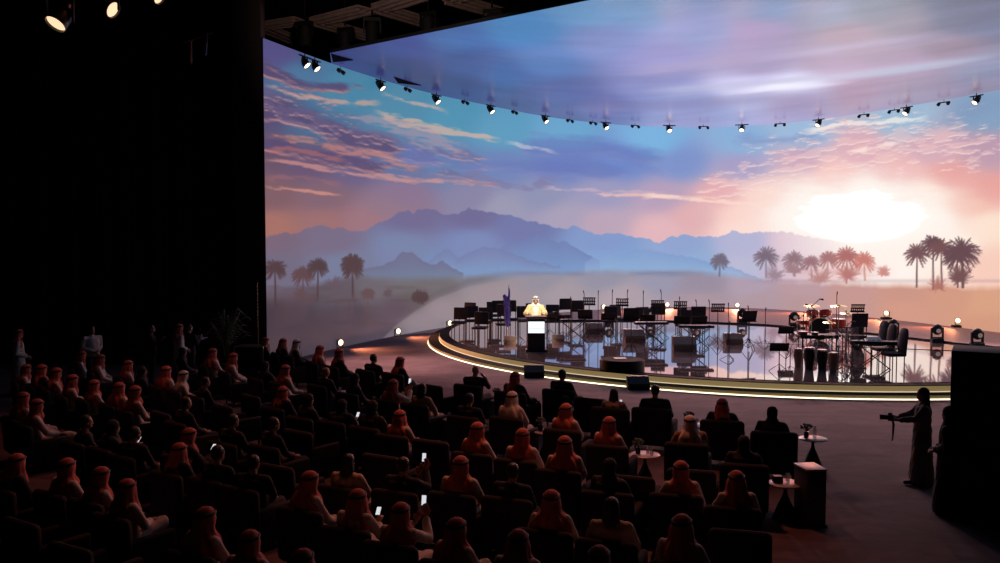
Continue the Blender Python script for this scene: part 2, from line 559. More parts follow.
blend(img, np.clip((gx - 915) / 50, 0, 1) * np.clip(1 - np.abs(gy - (128 - (gx - 925) * .35)) / 13, 0, 1) * .55, (122, 150, 190))

# sun glow
nn = fbm(gx * .03 + 5, gy * .12) - .5
g1 = np.exp(-((gx - 856) / 125) ** 2 - ((gy - 218 + nn * 10) / 46) ** 2)
blend(img, g1 * .75, (255, 218, 202))
g2 = np.exp(-(((gx - 860) / 86) ** 2 + ((gy - 217 + nn * 14) / 33) ** 2) ** 1.15)
blend(img, g2 * 1.35 * (1 + nn * .5), (255, 253, 246))

# mountains
def ridge(pts, top, bot, ybot, a=1.0, jag=2.0, edge=.8, fade=None):
    xs, ys = curve(pts)
    yc = np.interp(gx[0], xs, ys) + (fbm(gx[0] * .22 + xs[0], gx[0] * 0 + 2, 4) - .5) * 2 * jag
    inside = np.clip((gy - yc[None]) / edge, 0, 1) * (gx >= xs[0]) * (gx <= xs[-1])
    t = np.clip((gy - yc[None]) / np.maximum(ybot - yc[None], 4), 0, 1)[..., None]
    c = np.array(top, float) * (1 - t) + np.array(bot, float) * t
    al = inside * a
    if fade is not None:
        al = al * np.clip((fade[1] - gx) / (fade[1] - fade[0]), 0, 1)
    al = al[..., None]
    img[:] = img * (1 - al) + c * al
far = [(255, 240), (267, 237), (285, 232), (295, 233), (311, 227.5), (323, 225.5), (333, 228), (342, 227.5), (349, 231), (365, 231), (375, 224), (389, 218.7), (399, 211.5), (407, 210),
       (413, 212.5), (423, 208), (434, 209), (443, 214), (458, 213), (469, 207.5), (482, 210), (500, 214), (512, 215), (527, 220), (543, 224), (559, 228.5), (577, 226), (588, 230.7),
       (601, 235.5), (612, 232), (628, 236), (639, 237), (660, 242), (671, 236.5), (684, 234.7), (697, 236.5), (719, 236), (732, 231), (750, 233), (769, 231), (785, 231), (801, 235), (830, 240), (880, 250)]
mtn_c = gradient([(270, 240, 112, 94, 122), (270, 262, 98, 102, 132), (330, 240, 112, 102, 136), (340, 262, 104, 124, 162), (410, 215, 102, 98, 148), (400, 245, 106, 130, 178), (470, 215, 98, 98, 152), (470, 240, 108, 134, 192),
                  (440, 268, 100, 140, 190), (520, 225, 98, 112, 172), (530, 262, 100, 140, 196), (600, 240, 118, 148, 205), (600, 262, 122, 165, 215), (680, 242, 138, 162, 212), (690, 262, 140, 172, 215), (740, 240, 178, 178, 215),
                  (740, 265, 185, 185, 215), (790, 240, 225, 195, 210), (790, 268, 205, 180, 200), (860, 265, 238, 185, 185)])
xs, ys = curve(far)
yc = np.interp(gx[0], xs, ys) + (fbm(gx[0] * .22, gx[0] * 0 + 2, 5) - .5) * 4.2
al = (np.clip((gy - yc[None]) / .8, 0, 1) * np.clip((850 - gx) / 80, 0, 1))[..., None]
img[:] = img * (1 - al) + mtn_c * al
ridge([(500, 249), (513, 240), (521, 240), (529, 237), (537, 233.5), (548, 236.5), (556, 242.7), (564, 241), (577, 248), (593, 257), (600, 262)], (96, 118, 178), (104, 150, 205), 272, .75)
ridge([(429, 260), (446, 246.7), (458, 257), (482, 246), (500, 249), (530, 260), (560, 266)], (100, 118, 172), (108, 150, 200), 270, .75)
ridge([(585, 262), (607, 250.7), (620, 254.7), (636, 248), (649, 250), (665, 253), (687, 256), (703, 260), (735, 268), (770, 282)], (118, 152, 208), (135, 172, 215), 270, .7)
ridge([(355, 272), (362, 269), (383, 265), (395, 260), (402, 251.5), (407, 252.5), (413, 251.5), (421, 258.7), (431, 265), (442, 260), (450, 265), (463, 273)], (92, 98, 140), (92, 118, 150), 274, .85)

# the ground
grd = gradient([(270, 285, 84, 80, 102), (270, 310, 62, 50, 66), (300, 325, 66, 54, 70), (340, 290, 76, 76, 92), (350, 315, 66, 58, 76), (370, 285, 92, 96, 110), (400, 282, 98, 104, 112), (400, 305, 74, 66, 88), (270, 360, 66, 54, 66),
                (330, 345, 70, 60, 76), (380, 328, 76, 66, 86), (410, 298, 82, 84, 88), (440, 285, 96, 102, 110), (470, 277, 112, 122, 140), (420, 320, 132, 120, 132), (440, 308, 144, 132, 142), (480, 292, 148, 140, 148), (500, 300, 152, 142, 152),
                (540, 278, 138, 140, 158), (560, 292, 160, 150, 160), (600, 276, 142, 142, 164), (620, 296, 172, 156, 166), (660, 274, 150, 148, 174), (700, 282, 152, 140, 160), (700, 300, 172, 148, 160), (750, 282, 176, 156, 176), (760, 300, 178, 150, 160),
                (800, 285, 190, 152, 160), (800, 303, 186, 148, 150), (850, 290, 200, 148, 142), (850, 305, 200, 148, 138), (900, 292, 206, 146, 128), (900, 308, 214, 150, 128), (950, 295, 212, 150, 122), (985, 300, 220, 158, 124), (985, 325, 214, 150, 120)], pw=2.6)
hx, hy = curve([(255, 286), (300, 284), (360, 272), (400, 276), (440, 275), (480, 273), (540, 271), (600, 268), (700, 268), (740, 274), (800, 279), (860, 281), (985, 284)])
hyc = np.interp(gx, hx, hy) + (fbm(gx * .08, gx * 0) - .5) * 4
al = np.clip((gy - hyc) / 7, 0, 1)[..., None]
img[:] = img * (1 - al) + grd * al
# brightly lit sand fan with a soft edge
fx_, fy_ = curve([(375, 345), (395, 325), (415, 310), (440, 296), (470, 285), (510, 278), (560, 274), (620, 276)])
fe = np.interp(gx, fx_, fy_)
al = np.clip((gy - fe) / 2.5, 0, 1) * (gx > 375) * np.clip((560 - gx) / 60, 0, 1)
blend(img, al * .55, (150, 138, 148))
al = np.clip(1 - np.abs(gy - fe + 4) / 6, 0, 1) * (gx > 400) * np.clip((520 - gx) / 40, 0, 1)
blend(img, al * .35, (78, 78, 84))
n4 = fbm(gx * .04, gy * .25 + 60)
blend(img, np.clip((n4 - .52) * 5, 0, 1) * (gy > 285) * (gx < 430) * np.clip((fe - gy) / 5, 0, 1) * .3, (58, 50, 66))
blend(img, np.exp(-((gy - 273.5) / 2.6) ** 2) * np.clip((gx - 480) / 40, 0, 1) * np.clip((730 - gx) / 60, 0, 1) * np.clip(n4 * 2 - .35, 0, 1) * .7, (112, 118, 150))
blend(img, np.exp(-((gy - 281) / 2.0) ** 2) * np.clip((gx - 740) / 30, 0, 1) * .3, (160, 120, 135))
blend(img, np.exp(-((gy - 272) / 7) ** 2) * np.clip((gx - 780) / 30, 0, 1) * np.clip((900 - gx) / 40, 0, 1) * n4 * .9, (215, 150, 150))

def brush(x0, y0, x1, y1, w0, w1, c, a):
    m = max(w0, w1) + 2
    ax, bx = int((min(x0, x1) - m - X0) * S), int((max(x0, x1) + m - X0) * S) + 1
    ay, by = int((min(y0, y1) - m - Y0) * S), int((max(y0, y1) + m - Y0) * S) + 1
    ax, ay = max(ax, 0), max(ay, 0); bx, by = min(bx, CW), min(by, CHh)
    if bx <= ax or by <= ay: return
    x, y = gx[ay:by, ax:bx], gy[ay:by, ax:bx]
    dx, dy = x1 - x0, y1 - y0
    t = np.clip(((x - x0) * dx + (y - y0) * dy) / (dx * dx + dy * dy + 1e-6), 0, 1)
    d = np.hypot(x - x0 - t * dx, y - y0 - t * dy)
    al = (np.clip((w0 + (w1 - w0) * t - d) / .5 + .5, 0, 1) * a)[..., None]
    img[ay:by, ax:bx] = img[ay:by, ax:bx] * (1 - al) + np.array(c, float) * al
def palm(x, y, yb, r, c, a=.9, n=21, tw=1.0):
    rr = random.Random(int(x * 13))
    brush(x, y, x + rr.uniform(-1, 1), yb, tw * .8, tw, c, a)
    brush(x - r * .16, y, x + r * .16, y + r * .1, r * .2, r * .2, c, a)
    for k in range(n):
        an = -PI * .5 + (k - (n - 1) / 2) / n * PI * 1.75 + rr.uniform(-.08, .08)
        L = r * rr.uniform(.85, 1.1)
        px_, py_ = x, y
        for j in range(1, 6):
            t = j / 5
            qx = x + math.cos(an) * L * t
            qy = y + math.sin(an) * L * t * .95 + r * .22 * t * t
            brush(px_, py_, qx, qy, .55 + r * .045 * (1 - t) + .25, .35 + r * .045 * (1 - t), c, a)
            if j > 1:
                for sgn in (-1, 1):
                    brush(px_, py_, px_ + (qx - px_) * .9 + sgn * 1.0, py_ + (qy - py_) * .4 + r * .17, .45, .2, c, a * .8)
            px_, py_ = qx, qy
def bush(x, y, r, c, a=.8):
    rr = random.Random(int(x * 7))
    if a >= .8: brush(x - r * .35, y, x + r * .35, y, r * .55, r * .55, c, a)
    for k in range(70):
        an = rr.uniform(0, 2 * PI); q = r * rr.uniform(.2, .95)
        brush(x, y + r * .3, x + math.cos(an) * q, y + math.sin(an) * q * .85, r * .12, .5, c, a)
DK = (50, 38, 50)
bush(334, 284, 11, (82, 70, 92), .35)
palm(275, 268, 306, 12, DK); palm(303, 274, 300, 11, (76, 54, 64)); palm(318, 266, 300, 11, DK)
bush(300, 294, 9, (78, 60, 72), .7); bush(312, 298, 7, (78, 60, 72), .7)
palm(352, 262, 296, 12, (54, 40, 50), n=25); palm(352, 268, 297, 11, (54, 40, 50), n=21)
brush(352, 296, 352, 316, .9, .7, (88, 70, 84), .6)
palm(368, 293, 312, 7, (82, 64, 74), .7, n=19); bush(368, 295, 6, (82, 64, 74), .6)
bush(388, 293, 6, (78, 66, 78), .6); bush(420, 297, 9.5, (50, 42, 54), .85)
brush(325, 302, 355, 300, 1.2, 2.2, (66, 52, 64), .5)
palm(720, 260, 276, 9, (112, 104, 124), .8)
palm(766, 256, 277, 13, (122, 104, 120), .7)
bush(775, 273, 12, (160, 132, 146), .4)
palm(794, 259, 276, 12, (146, 112, 122), .65, n=19); bush(794, 268, 12, (165, 125, 132), .5)
palm(811, 262, 278, 9, (158, 112, 118), .6); palm(828, 258, 278, 10, (172, 112, 112), .65)
palm(847, 256, 283, 14, (178, 104, 100), .75, n=21); palm(864, 260, 280, 12, (205, 118, 105), .7, n=19)
bush(848, 272, 14, (188, 116, 110), .4); bush(820, 276, 14, (188, 132, 128), .4); bush(884, 271, 8, (208, 136, 128), .6)
palm(917, 253, 287, 13, (112, 76, 78), .9, n=19)
palm(933, 243, 289, 12, (98, 66, 72), .9, n=19); palm(941, 248, 289, 13, (112, 72, 74), .9, n=19)
palm(962, 251, 287, 19, (96, 64, 72), .9, n=25, tw=1.6); palm(957, 256, 287, 15, (96, 64, 72), .85, n=19)
bush(960, 275, 15, (110, 72, 74), .55); bush(938, 284, 12, (176, 108, 96), .35)
img = (img * .88 + img.mean(axis=2, keepdims=True) * .12) * (1 - .07 * np.clip((620 - gx) / 300, 0, 1))[..., None]
wall_img = np.clip(img, 0, 255)

# the ceiling picture: long soft streaks of evening cloud
ceil_ctrl = [(340, 50, 52, 52, 122), (400, 45, 54, 74, 154), (450, 38, 66, 112, 180), (520, 28, 70, 138, 198), (590, 8, 100, 155, 202), (640, 4, 108, 154, 198), (390, 66, 52, 54, 115), (420, 80, 54, 54, 112), (460, 85, 58, 60, 122), (470, 62, 58, 82, 152), (500, 70, 66, 98, 165),
             (540, 60, 84, 126, 188), (600, 40, 118, 136, 190), (560, 95, 84, 94, 150), (600, 108, 98, 98, 150), (520, 105, 72, 72, 126), (560, 112, 82, 78, 130), (650, 60, 140, 142, 196), (650, 85, 128, 132, 182), (700, 25, 130, 148, 195), (690, 100, 138, 145, 190),
             (680, 118, 140, 135, 178), (740, 88, 190, 192, 228), (790, 84, 205, 208, 238), (760, 60, 150, 142, 188), (760, 30, 150, 138, 180), (760, 8, 110, 140, 180), (820, 12, 122, 135, 165), (850, 35, 160, 135, 158), (830, 60, 165, 145, 178),
             (800, 105, 155, 138, 178), (860, 95, 160, 138, 168), (900, 60, 160, 142, 172), (900, 20, 132, 128, 150), (960, 22, 92, 112, 142), (950, 45, 140, 130, 152), (975, 70, 138, 140, 168), (930, 90, 150, 132, 158), (985, 85, 142, 126, 150),
             (880, 8, 105, 118, 142), (960, 4, 92, 110, 140), (600, -50, 100, 150, 200), (800, -50, 100, 125, 160), (970, -50, 90, 105, 135)]
img = gradient(ceil_ctrl, sx=2.2)
skw = np.interp(gx, [255, 500, 700, 985], [-.15, .0, .10, .13])
q = gy + (gx - 700) * skw
na = fbm(gx * .006, q * .09 + 5, 4); nb = fbm(gx * .008 + 9, q * .2 + 25, 4)
img *= (1 + (na - .5) * .28 + (nb - .5) * .07)[..., None]
def cstreak(pts, w, c, a):
    xs, ys = curve(pts)
    yc = np.interp(gx, xs, ys) + (nb - .5) * 6
    end = np.clip((gx - xs[0]) / 40, 0, 1) * np.clip((xs[-1] - gx) / 60, 0, 1)
    blend(img, a * np.exp(-((gy - yc) / w) ** 2) * end * (.4 + nb), c)
cstreak([(640, 92), (760, 84), (860, 74), (1000, 56)], 4, (185, 188, 215), .8)
cstreak([(720, 94), (790, 88), (860, 82)], 2.6, (235, 235, 250), 1)
cstreak([(740, 90), (790, 85), (830, 80)], 2.2, (245, 245, 255), 1)
cstreak([(620, 72), (760, 58), (880, 42), (960, 34)], 5, (175, 165, 200), .6)
cstreak([(840, 78), (930, 66), (1010, 54)], 3, (165, 180, 205), .8)
cstreak([(450, 62), (600, 50), (760, 12)], 7, (150, 160, 215), .2)
cstreak([(560, 108), (700, 104), (860, 92)], 5, (128, 116, 160), .5)
img *= (1 - .12 * np.clip((640 - gx) / 250, 0, 1))[..., None]
ceil_img = np.clip(img * .97, 0, 255)

def sample(im, px, py):
    x = np.clip((px - X0) * S - .5, 0, CW - 1.001); y = np.clip((py - Y0) * S - .5, 0, CHh - 1.001)
    xi, yi = x.astype(int), y.astype(int)
    fx, fy = (x - xi)[:, None], (y - yi)[:, None]
    c = (im[yi, xi] * (1 - fx) + im[yi, xi + 1] * fx) * (1 - fy) + (im[yi + 1, xi] * (1 - fx) + im[yi + 1, xi + 1] * fx) * fy
    c = c / 255
    lin = np.where(c <= .04045, c / 12.92, ((c + .055) / 1.055) ** 2.4)
    lum = lin.min(axis=1, keepdims=True)
    return lin * (1 + 2.2 * np.clip((lum - .88) / .12, 0, 1))    # the sun itself is brighter than white

def grid_mesh(name, pts, nr, nc, im, m):
    me = bpy.data.meshes.new(name)
    idx = np.arange(nr * nc).reshape(nr, nc)
    q = np.stack([idx[:-1, :-1], idx[:-1, 1:], idx[1:, 1:], idx[1:, :-1]], -1).reshape(-1, 4)
    me.vertices.add(len(pts)); me.vertices.foreach_set('co', pts.astype(np.float32).ravel())
    me.loops.add(q.size); me.loops.foreach_set('vertex_index', q.ravel().astype(np.int32))
    me.polygons.add(len(q)); me.polygons.foreach_set('loop_start', np.arange(0, q.size, 4, dtype=np.int32))
    try:
        me.polygons.foreach_set('loop_total', np.full(len(q), 4, dtype=np.int32))
    except Exception:
        pass
    me.update()
    px, py = proj(pts[:, 0], pts[:, 1], pts[:, 2])
    px = np.where(px > 1000, 2000 - px, px)
    px = np.where(px < 700, np.maximum(px, 262), px)
    c = sample(im, px, py)
    at = me.color_attributes.new('picture', 'FLOAT_COLOR', 'POINT')
    at.data.foreach_set('color', np.c_[c, np.ones(len(c))].astype(np.float32).ravel())
    me.materials.append(m)
    me.shade_smooth()
    return me

NR = 330
pl = np.array([[p.x, p.y] for p in plan])
zz = np.linspace(0, H, NR)
pts = np.zeros((NR, NC, 3)); pts[..., 0] = pl[None, :, 0]; pts[..., 1] = pl[None, :, 1]; pts[..., 2] = zz[:, None]
wall = link('led_screen', grid_mesh('led_screen', pts.reshape(-1, 3), NR, NC, wall_img, M['screen']))
tag(wall, 'huge curved LED screen showing sunset sky, misty mountains and palms behind the stage', 'screen')
# cabinet backs of the curved screen
def strip(name, path, z0, z1, th, m, parent=None):
    """upright slab following a plan path, thickness on the left side of travel"""
    bm = bmesh.new(); L = []
    n = len(path)
    for i, p in enumerate(path):
        t = (path[min(i + 1, n - 1)] - path[max(i - 1, 0)]).normalized()
        nrm = Vector((-t.y, t.x, 0))
        a, b = p, p + nrm * th
        L.append([bm.verts.new((a.x, a.y, z0)), bm.verts.new((a.x, a.y, z1)), bm.verts.new((b.x, b.y, z1)), bm.verts.new((b.x, b.y, z0))])
    for i in range(n - 1):
        for k in range(4):
            bm.faces.new((L[i][k], L[i][(k + 1) % 4], L[i + 1][(k + 1) % 4], L[i + 1][k]))
    bm.faces.new(L[0]); bm.faces.new(L[-1][::-1])
    bmesh.ops.recalc_face_normals(bm, faces=bm.faces)
    me = bpy.data.meshes.new(name); bm.to_mesh(me); bm.free(); me.materials.append(m)
    return link(name, me, parent)
def offset(path, d):
    n = len(path); R = []
    for i, p in enumerate(path):
        t = (path[min(i + 1, n - 1)] - path[max(i - 1, 0)]).normalized()
        R.append(p + Vector((-t.y, t.x, 0)) * d)
    return R
coarse = plan[::12] + [plan[-1]]
strip('screen_cabinet', offset(coarse, .03), 0, H, .2, M['black'], wall)

# LED ceiling: from the wall's top edge to a straight front edge
ic = int(np.argmin(abs(cols_px - 331)))
fa = P(330, 53, H); fb = P(590, 0, H)
fdir = (fb - fa).normalized()
NS = (NC - ic + 1) // 2
NT = 90
sel = list(range(ic, NC, 2))
NS = len(sel)
cp_ = np.zeros((NT, NS, 3))
for j, k in enumerate(sel):
    w = plan[k]; f = fa + fdir * (24.5 * j / (NS - 1))
    for i in range(NT):
        t = (i / (NT - 1)) ** 1.0
        cp_[i, j] = (w.x * (1 - t) + f.x * t, w.y * (1 - t) + f.y * t, H)
ceil_s = link('led_ceiling', grid_mesh('led_ceiling', cp_.reshape(-1, 3), NT, NS, ceil_img, M['ceilscreen']))
tag(ceil_s, 'flat LED ceiling panel over the stage showing blue and violet streaked clouds', 'screen')
mb = MB()
rim = [Vector((plan[k].x, plan[k].y, 0)) for k in sel[::10]] + [Vector((plan[sel[-1]].x, plan[sel[-1]].y, 0))]
rim2 = [Vector((fa.x, fa.y, 0)) + Vector((fdir.x, fdir.y, 0)) * (24.5 * q / 8) for q in range(8, -1, -1)]
vs = [[mb.bm.verts.new((p.x, p.y, z)) for p in rim + rim2] for z in (H + .02, H + .12)]
mb.bm.faces.new(vs[0]); mb.bm.faces.new(vs[1][::-1])
nn_ = len(vs[0])
for i in range(nn_):
    mb.bm.faces.new((vs[0][i], vs[0][(i + 1) % nn_], vs[1][(i + 1) % nn_], vs[1][i]))
mb.build('panel_cabinet', M['black'], ceil_s, smooth=False)
# black plates standing in for two dark wedge-shaped gaps where the square tiles stop short of the curved wall
M['void'] = mat('unlit_gap', (.003, .003, .003), .9, spec=.05, noise=(5, (.004, .004, .004)))
for n_, tri in (('gap_plate_1', ((331, 54.5), (353, 60.5), (333, 62.3))), ('gap_plate_2', ((394, 77.5), (421, 85.8), (398, 83.2)))):
    mb = MB()
    lo = [mb.bm.verts.new(P(x, y, H - .03)) for x, y in tri]
    hi = [mb.bm.verts.new(v.co + Vector((0, 0, .03))) for v in lo]
    mb.bm.faces.new(lo); mb.bm.faces.new(hi[::-1])
    for i in range(3):
        mb.bm.faces.new((lo[i], lo[(i + 1) % 3], hi[(i + 1) % 3], hi[i]))
    structure(mb.build(n_, M['void'], smooth=False))

# ------------------------------------------------------------------ the hall
structure(MB().box((5, 26, -.05), (52, 70, .1)).build('floor', M['carpet'], smooth=False))
structure(MB().box((5, 26, 15.05), (52, 70, .1)).build('ceiling', M['black'], smooth=False))
structure(MB().box((-20.9, 26, 7.5), (.2, 70, 15)).build('wall_left', M['drape'], smooth=False))
structure(MB().box((30.9, 26, 7.5), (.2, 70, 15)).build('wall_right', M['drape'], smooth=False))
structure(MB().box((5, 60.9, 7.5), (51.6, .2, 15)).build('wall_back', M['drape'], smooth=False))
structure(MB().box((5, -8.9, 7.5), (51.6, .2, 15)).build('wall_front', M['drape'], smooth=False))
# black masking drape and pillar at the left end of the screen
dp = MB()
L0 = plan[0]
for i in range(44):
    x = L0.x - 1.15 - i * .26
    dp.cyl((x, L0.y + .45 + .06 * math.sin(i * 1.7), .02), (x, L0.y + .45 + .06 * math.sin(i * 1.7), 14.9), .145, n=8)
o = dp.build('masking_drape', M['drape'])
tag(o, 'tall black pleated masking drape filling the dark left side of the hall', 'curtain')
o = MB().box((L0.x - .55, L0.y + .25, 6.9), (.98, .5, 13.8), bevel=.02).build('wall_left_pillar', M['pillar'], smooth=False)
o.name = 'pillar'
structure(o)
# balcony rail level bars faint on the left wall
o = MB().box((-17.6, 26.5, 8.9), (6, .12, .12)).box((-17.6, 26.5, 8.2), (6, .12, .12)).box((-19.6, 26.5, 11.6), (.06, .06, 6.79)).box((-15.6, 26.5, 11.6), (.06, .06, 6.79)).build('lighting_truss', M['metal'], smooth=False)
for x in np.arange(-20.4, -14.6, .7):
    pass
tag(o, 'faint dark horizontal twin bar truss high on the left wall', 'truss')
o.location = (0, 0, 0)

# roof beams in front of the LED ceiling
def beam_pair(name, a, b, c, z, w, label):
    root = empty(name, P(*a, z))
    base = P(*a, z)
    for s0, s1 in ((a, b), (a, c)):
        p, q = P(*s0, z) - base, P(*s1, z) - base
        d = (q - p); L = d.length; d.normalize()
        ang = math.atan2(d.y, d.x); r = Matrix.Rotation(ang, 3, 'Z')
        m = MB()
        for off in (-w, 0, w):
            nrm = Vector((-d.y, d.x, 0)) * off
            m.box((p + q) / 2 + nrm, (L, w * .32, .12), r)
        m.box((p + q) / 2 + Vector((0, 0, .12)), (L, w * 2.3, .08), r)
        k = max(3, int(L / .8))
        for i in range(k):
            m.box(p + d * (L * (i + .5) / k) + Vector((0, 0, .05)), (.07, w * 2.2, .08), r)
        m.build('beam', M['beam'], root, smooth=False)
    tag(root, label, 'beam', 'roof beams')
beam_pair('roof_beam', (317, 23), (376, 40), (366, 11), 12.6, .34, 'faintly lit V shaped roof beam nearest the pillar, left of the LED ceiling')
beam_pair('roof_beam', (380, 10), (436, 27), (420, -3), 12.6, .34, 'faintly lit V shaped roof beam, middle one above the LED ceiling edge')
beam_pair('roof_beam', (452, 1), (498, 14), (482, -12), 12.6, .34, 'faintly lit V shaped roof beam at the top frame edge, rightmost')
beam_pair('roof_beam', (262, 28), (300, 44), (300, 22), 12.6, .3, 'dim roof beam directly above the top left corner of the curved screen')

# hanging dark loudspeakers / lamps under the roof
def mk_hang():
    r = empty('hanging_lamp')
    MB().cyl((0, 0, 0), (0, 0, 1.6), .03).build('pole', M['metal'], r)
    MB().box((0, 0, -.1), (.5, .06, .12)).box((-.26, 0, -.3), (.05, .08, .5)).box((.26, 0, -.3), (.05, .08, .5)).build('yoke', M['metal'], r)
    MB().lathe([(.0, .25), (.16, .25), (.2, .1), (.2, -.35), (.22, -.4), (.0, -.4)], (0, 0, -.45)).build('lamp_body', M['black'], r)
    return r
hang = Proto(mk_hang)
for x, y, lab in ((305, 20, 'black hanging stage lamp near the pillar under the roof beams'), (345, 26, 'black hanging stage lamp between the two left roof beams'), (372, 16, 'black hanging stage lamp at the middle roof beam corner'),
                  (428, 10, 'black hanging stage lamp right of the middle roof beam'), (492, 8, 'black hanging stage lamp rightmost at the top frame edge')):
    hang.place(P(x, y, 12.4), random.uniform(-.5, .5), lab, 'stage lamp', 'unlit lamps under the roof', 1.15)

# lit spots in the dark top left
def mk_par():
    r = empty('spot_lamp')
    MB().cyl((0, 0, .3), (0, 0, 1.1), .025).build('pole', M['metal'], r)
    MB().box((0, 0, .3), (.42, .05, .04)).box((-.2, 0, .12), (.03, .05, .36)).box((.2, 0, .12), (.03, .05, .36)).build('yoke', M['metal'], r)
    b = MB().lathe([(.0, .26), (.09, .26), (.15, .12), (.17, -.14), (.155, -.14), (.155, -.08), (.0, -.08)]).build('lamp_body', M['metal'], r)
    l = MB().lathe([(.0, -.09), (.152, -.09), (.152, -.1), (.0, -.115)]).build('lens', M['lens'], r)
    return r
par = Proto(mk_par)
for (x, y, z, rx, s, lab) in ((60, 18, 9.3, .55, 1.5, 'glowing warm spotlight high in the far top left'), (108, 7, 9.6, 1.0, 1.2, 'glowing tilted warm spotlight right of the far left one'),
                              (155, -5, 9.8, 1.1, 1.0, 'dim glowing spotlight cut off by the top frame edge')):
    o = par.place(P(x, y, z), 0, lab, 'spotlight', 'lit house spotlights', s)
    for c in kids(o) if o is par.src else [c for c in col.objects if c.parent == o]:
        if c.name.startswith(('lamp_body', 'lens')):
            c.rotation_euler = (-rx, .35, 0) if x == 60 else (-.25, -1.05, 0)
o = MB().cyl(P(191, 64, 8.6), P(191, 42, 9.2), .03).cyl(P(205, 55, 8.8), P(207, 32, 9.4), .03).cyl(P(185, 42, 9.3), P(212, 33, 9.45), .03).build('hanging_pipe', M['chrome'])
tag(o, 'pair of faint thin metal pipes hanging in the dark upper left', 'pipe')

# ------------------------------------------------------------------ stage
CX, CY, CR = 10.98, 37.8, 13.95
REAR = [(21.9, 29.0), (19.2, 31.2), (17.3, 33.6), (15.6, 36.9), (12.2, 40.6), (8.6, 42.3), (5, 42.7), (1.8, 42.3), (-.4, 42.0)]
def arc(R, a0=163, a1=322, n=120):
    return [Vector((CX + R * math.cos(math.radians(a0 + (a1 - a0) * i / n)), CY + R * math.sin(math.radians(a0 + (a1 - a0) * i / n)), 0)) for i in range(n + 1)]
def platform(name, R, z0, z1, m, parent=None):
    o_ = arc(R) + [Vector((x, y, 0)) for x, y in REAR]
    mb = MB()
    lo = [mb.bm.verts.new((p.x, p.y, z0)) for p in o_]; hi = [mb.bm.verts.new((p.x, p.y, z1)) for p in o_]
    c = mb.bm.verts.new((6.5, 35, z1)); n = len(o_)
    for i in range(n):
        mb.bm.faces.new((lo[i], lo[(i + 1) % n], hi[(i + 1) % n], hi[i]))
        mb.bm.faces.new((hi[i], hi[(i + 1) % n], c))
    return mb.build(name, m, parent, smooth=False)
ZS = .33
stage = platform('stage', CR - .85, ZS - .02, ZS, M['mirror'])
tag(stage, 'large round low stage with a mirror-polished black floor', 'stage')
platform('stage_base', CR - .45, .10, ZS - .012, M['tread'], stage)
platform('lower_step', CR, .0, .13, M['tread'], stage)
# gold risers and LED strips follow the front arc
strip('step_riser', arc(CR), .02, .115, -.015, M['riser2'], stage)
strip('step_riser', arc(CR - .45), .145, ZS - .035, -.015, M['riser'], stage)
strip('led_strip', arc(CR), 0, .026, -.035, M['ledstrip'], stage)['label'] = 'bright warm strip along the floor edge'
strip('led_strip', arc(CR - .45), .13, .148, -.03, M['ledstrip2'], stage)['label'] = 'warm strip along the upper step'
cb = MB().tube([Vector((x, y, ZS + .03)) for x, y in [(19, 31.0), (17.1, 33.5), (15.4, 36.7), (12.0, 40.4), (8.5, 42.1), (5, 42.5), (1.8, 42.1)]], .035).build('cable', M['black'])
tag(cb, 'long black cable lying along the rear edge of the stage', 'cable')

mb = MB()
rr_ = [Vector((x, y, 0)) for x, y in REAR]
wl = [p for p in offset(coarse, -.12) if p.x > -4.6 and p.y > 29.5]
vs = [mb.bm.verts.new((p.x, p.y, .012)) for p in rr_] + [mb.bm.verts.new((p.x, p.y, .012)) for p in wl]
f_ = mb.bm.faces.new(vs)
bmesh.ops.triangulate(mb.bm, faces=[f_])
M['rearfloor'] = mat('rear_floor_lit_pink', (.40, .24, .22), .6, spec=.15, noise=(2, (.46, .28, .25)))  # pink base puts the warm lamp light into the floor colour
o = mb.build('rear_floor', M['rearfloor'], smooth=False); o.name = 'floor_rear'
structure(o)

def SP(px, py):
    return P(px, py, ZS)
TAKEN = []
def SPC(px, py, r):
    """a free spot on the stage near a foot point, looked for nearer and farther"""
    p0 = SP(px, py); best = None
    d = Vector((p0.x, p0.y, 0)).normalized()
    for k in range(40):
        off = ((k + 1) // 2) * .12 * (1 if k % 2 else -1)
        p = p0 + d * off
        if p.y > 41.6 or (p.x - CX) ** 2 + (p.y - CY) ** 2 > (CR - 1.3) ** 2: continue
        gap = min([((p - q).length - r - rq) for q, rq in TAKEN] or [1])
        if gap >= 0:
            best = (gap, p); break
        if best is None or gap > best[0]: best = (gap, p)
    p = best[1] if best else p0
    TAKEN.append((p, r))
    return p
for x_, y_, r_ in ((536, 351, .45), (536, 341, .35), (508, 341, .2), (622, 369, .7), (857, 349, .3), (817, 361, .7), (818, 340, .7), (798, 366, .2), (809, 369, .2), (822, 370, .2), (833, 372, .2), (846, 368, .35)):
    TAKEN.append((SP(x_, y_), r_))

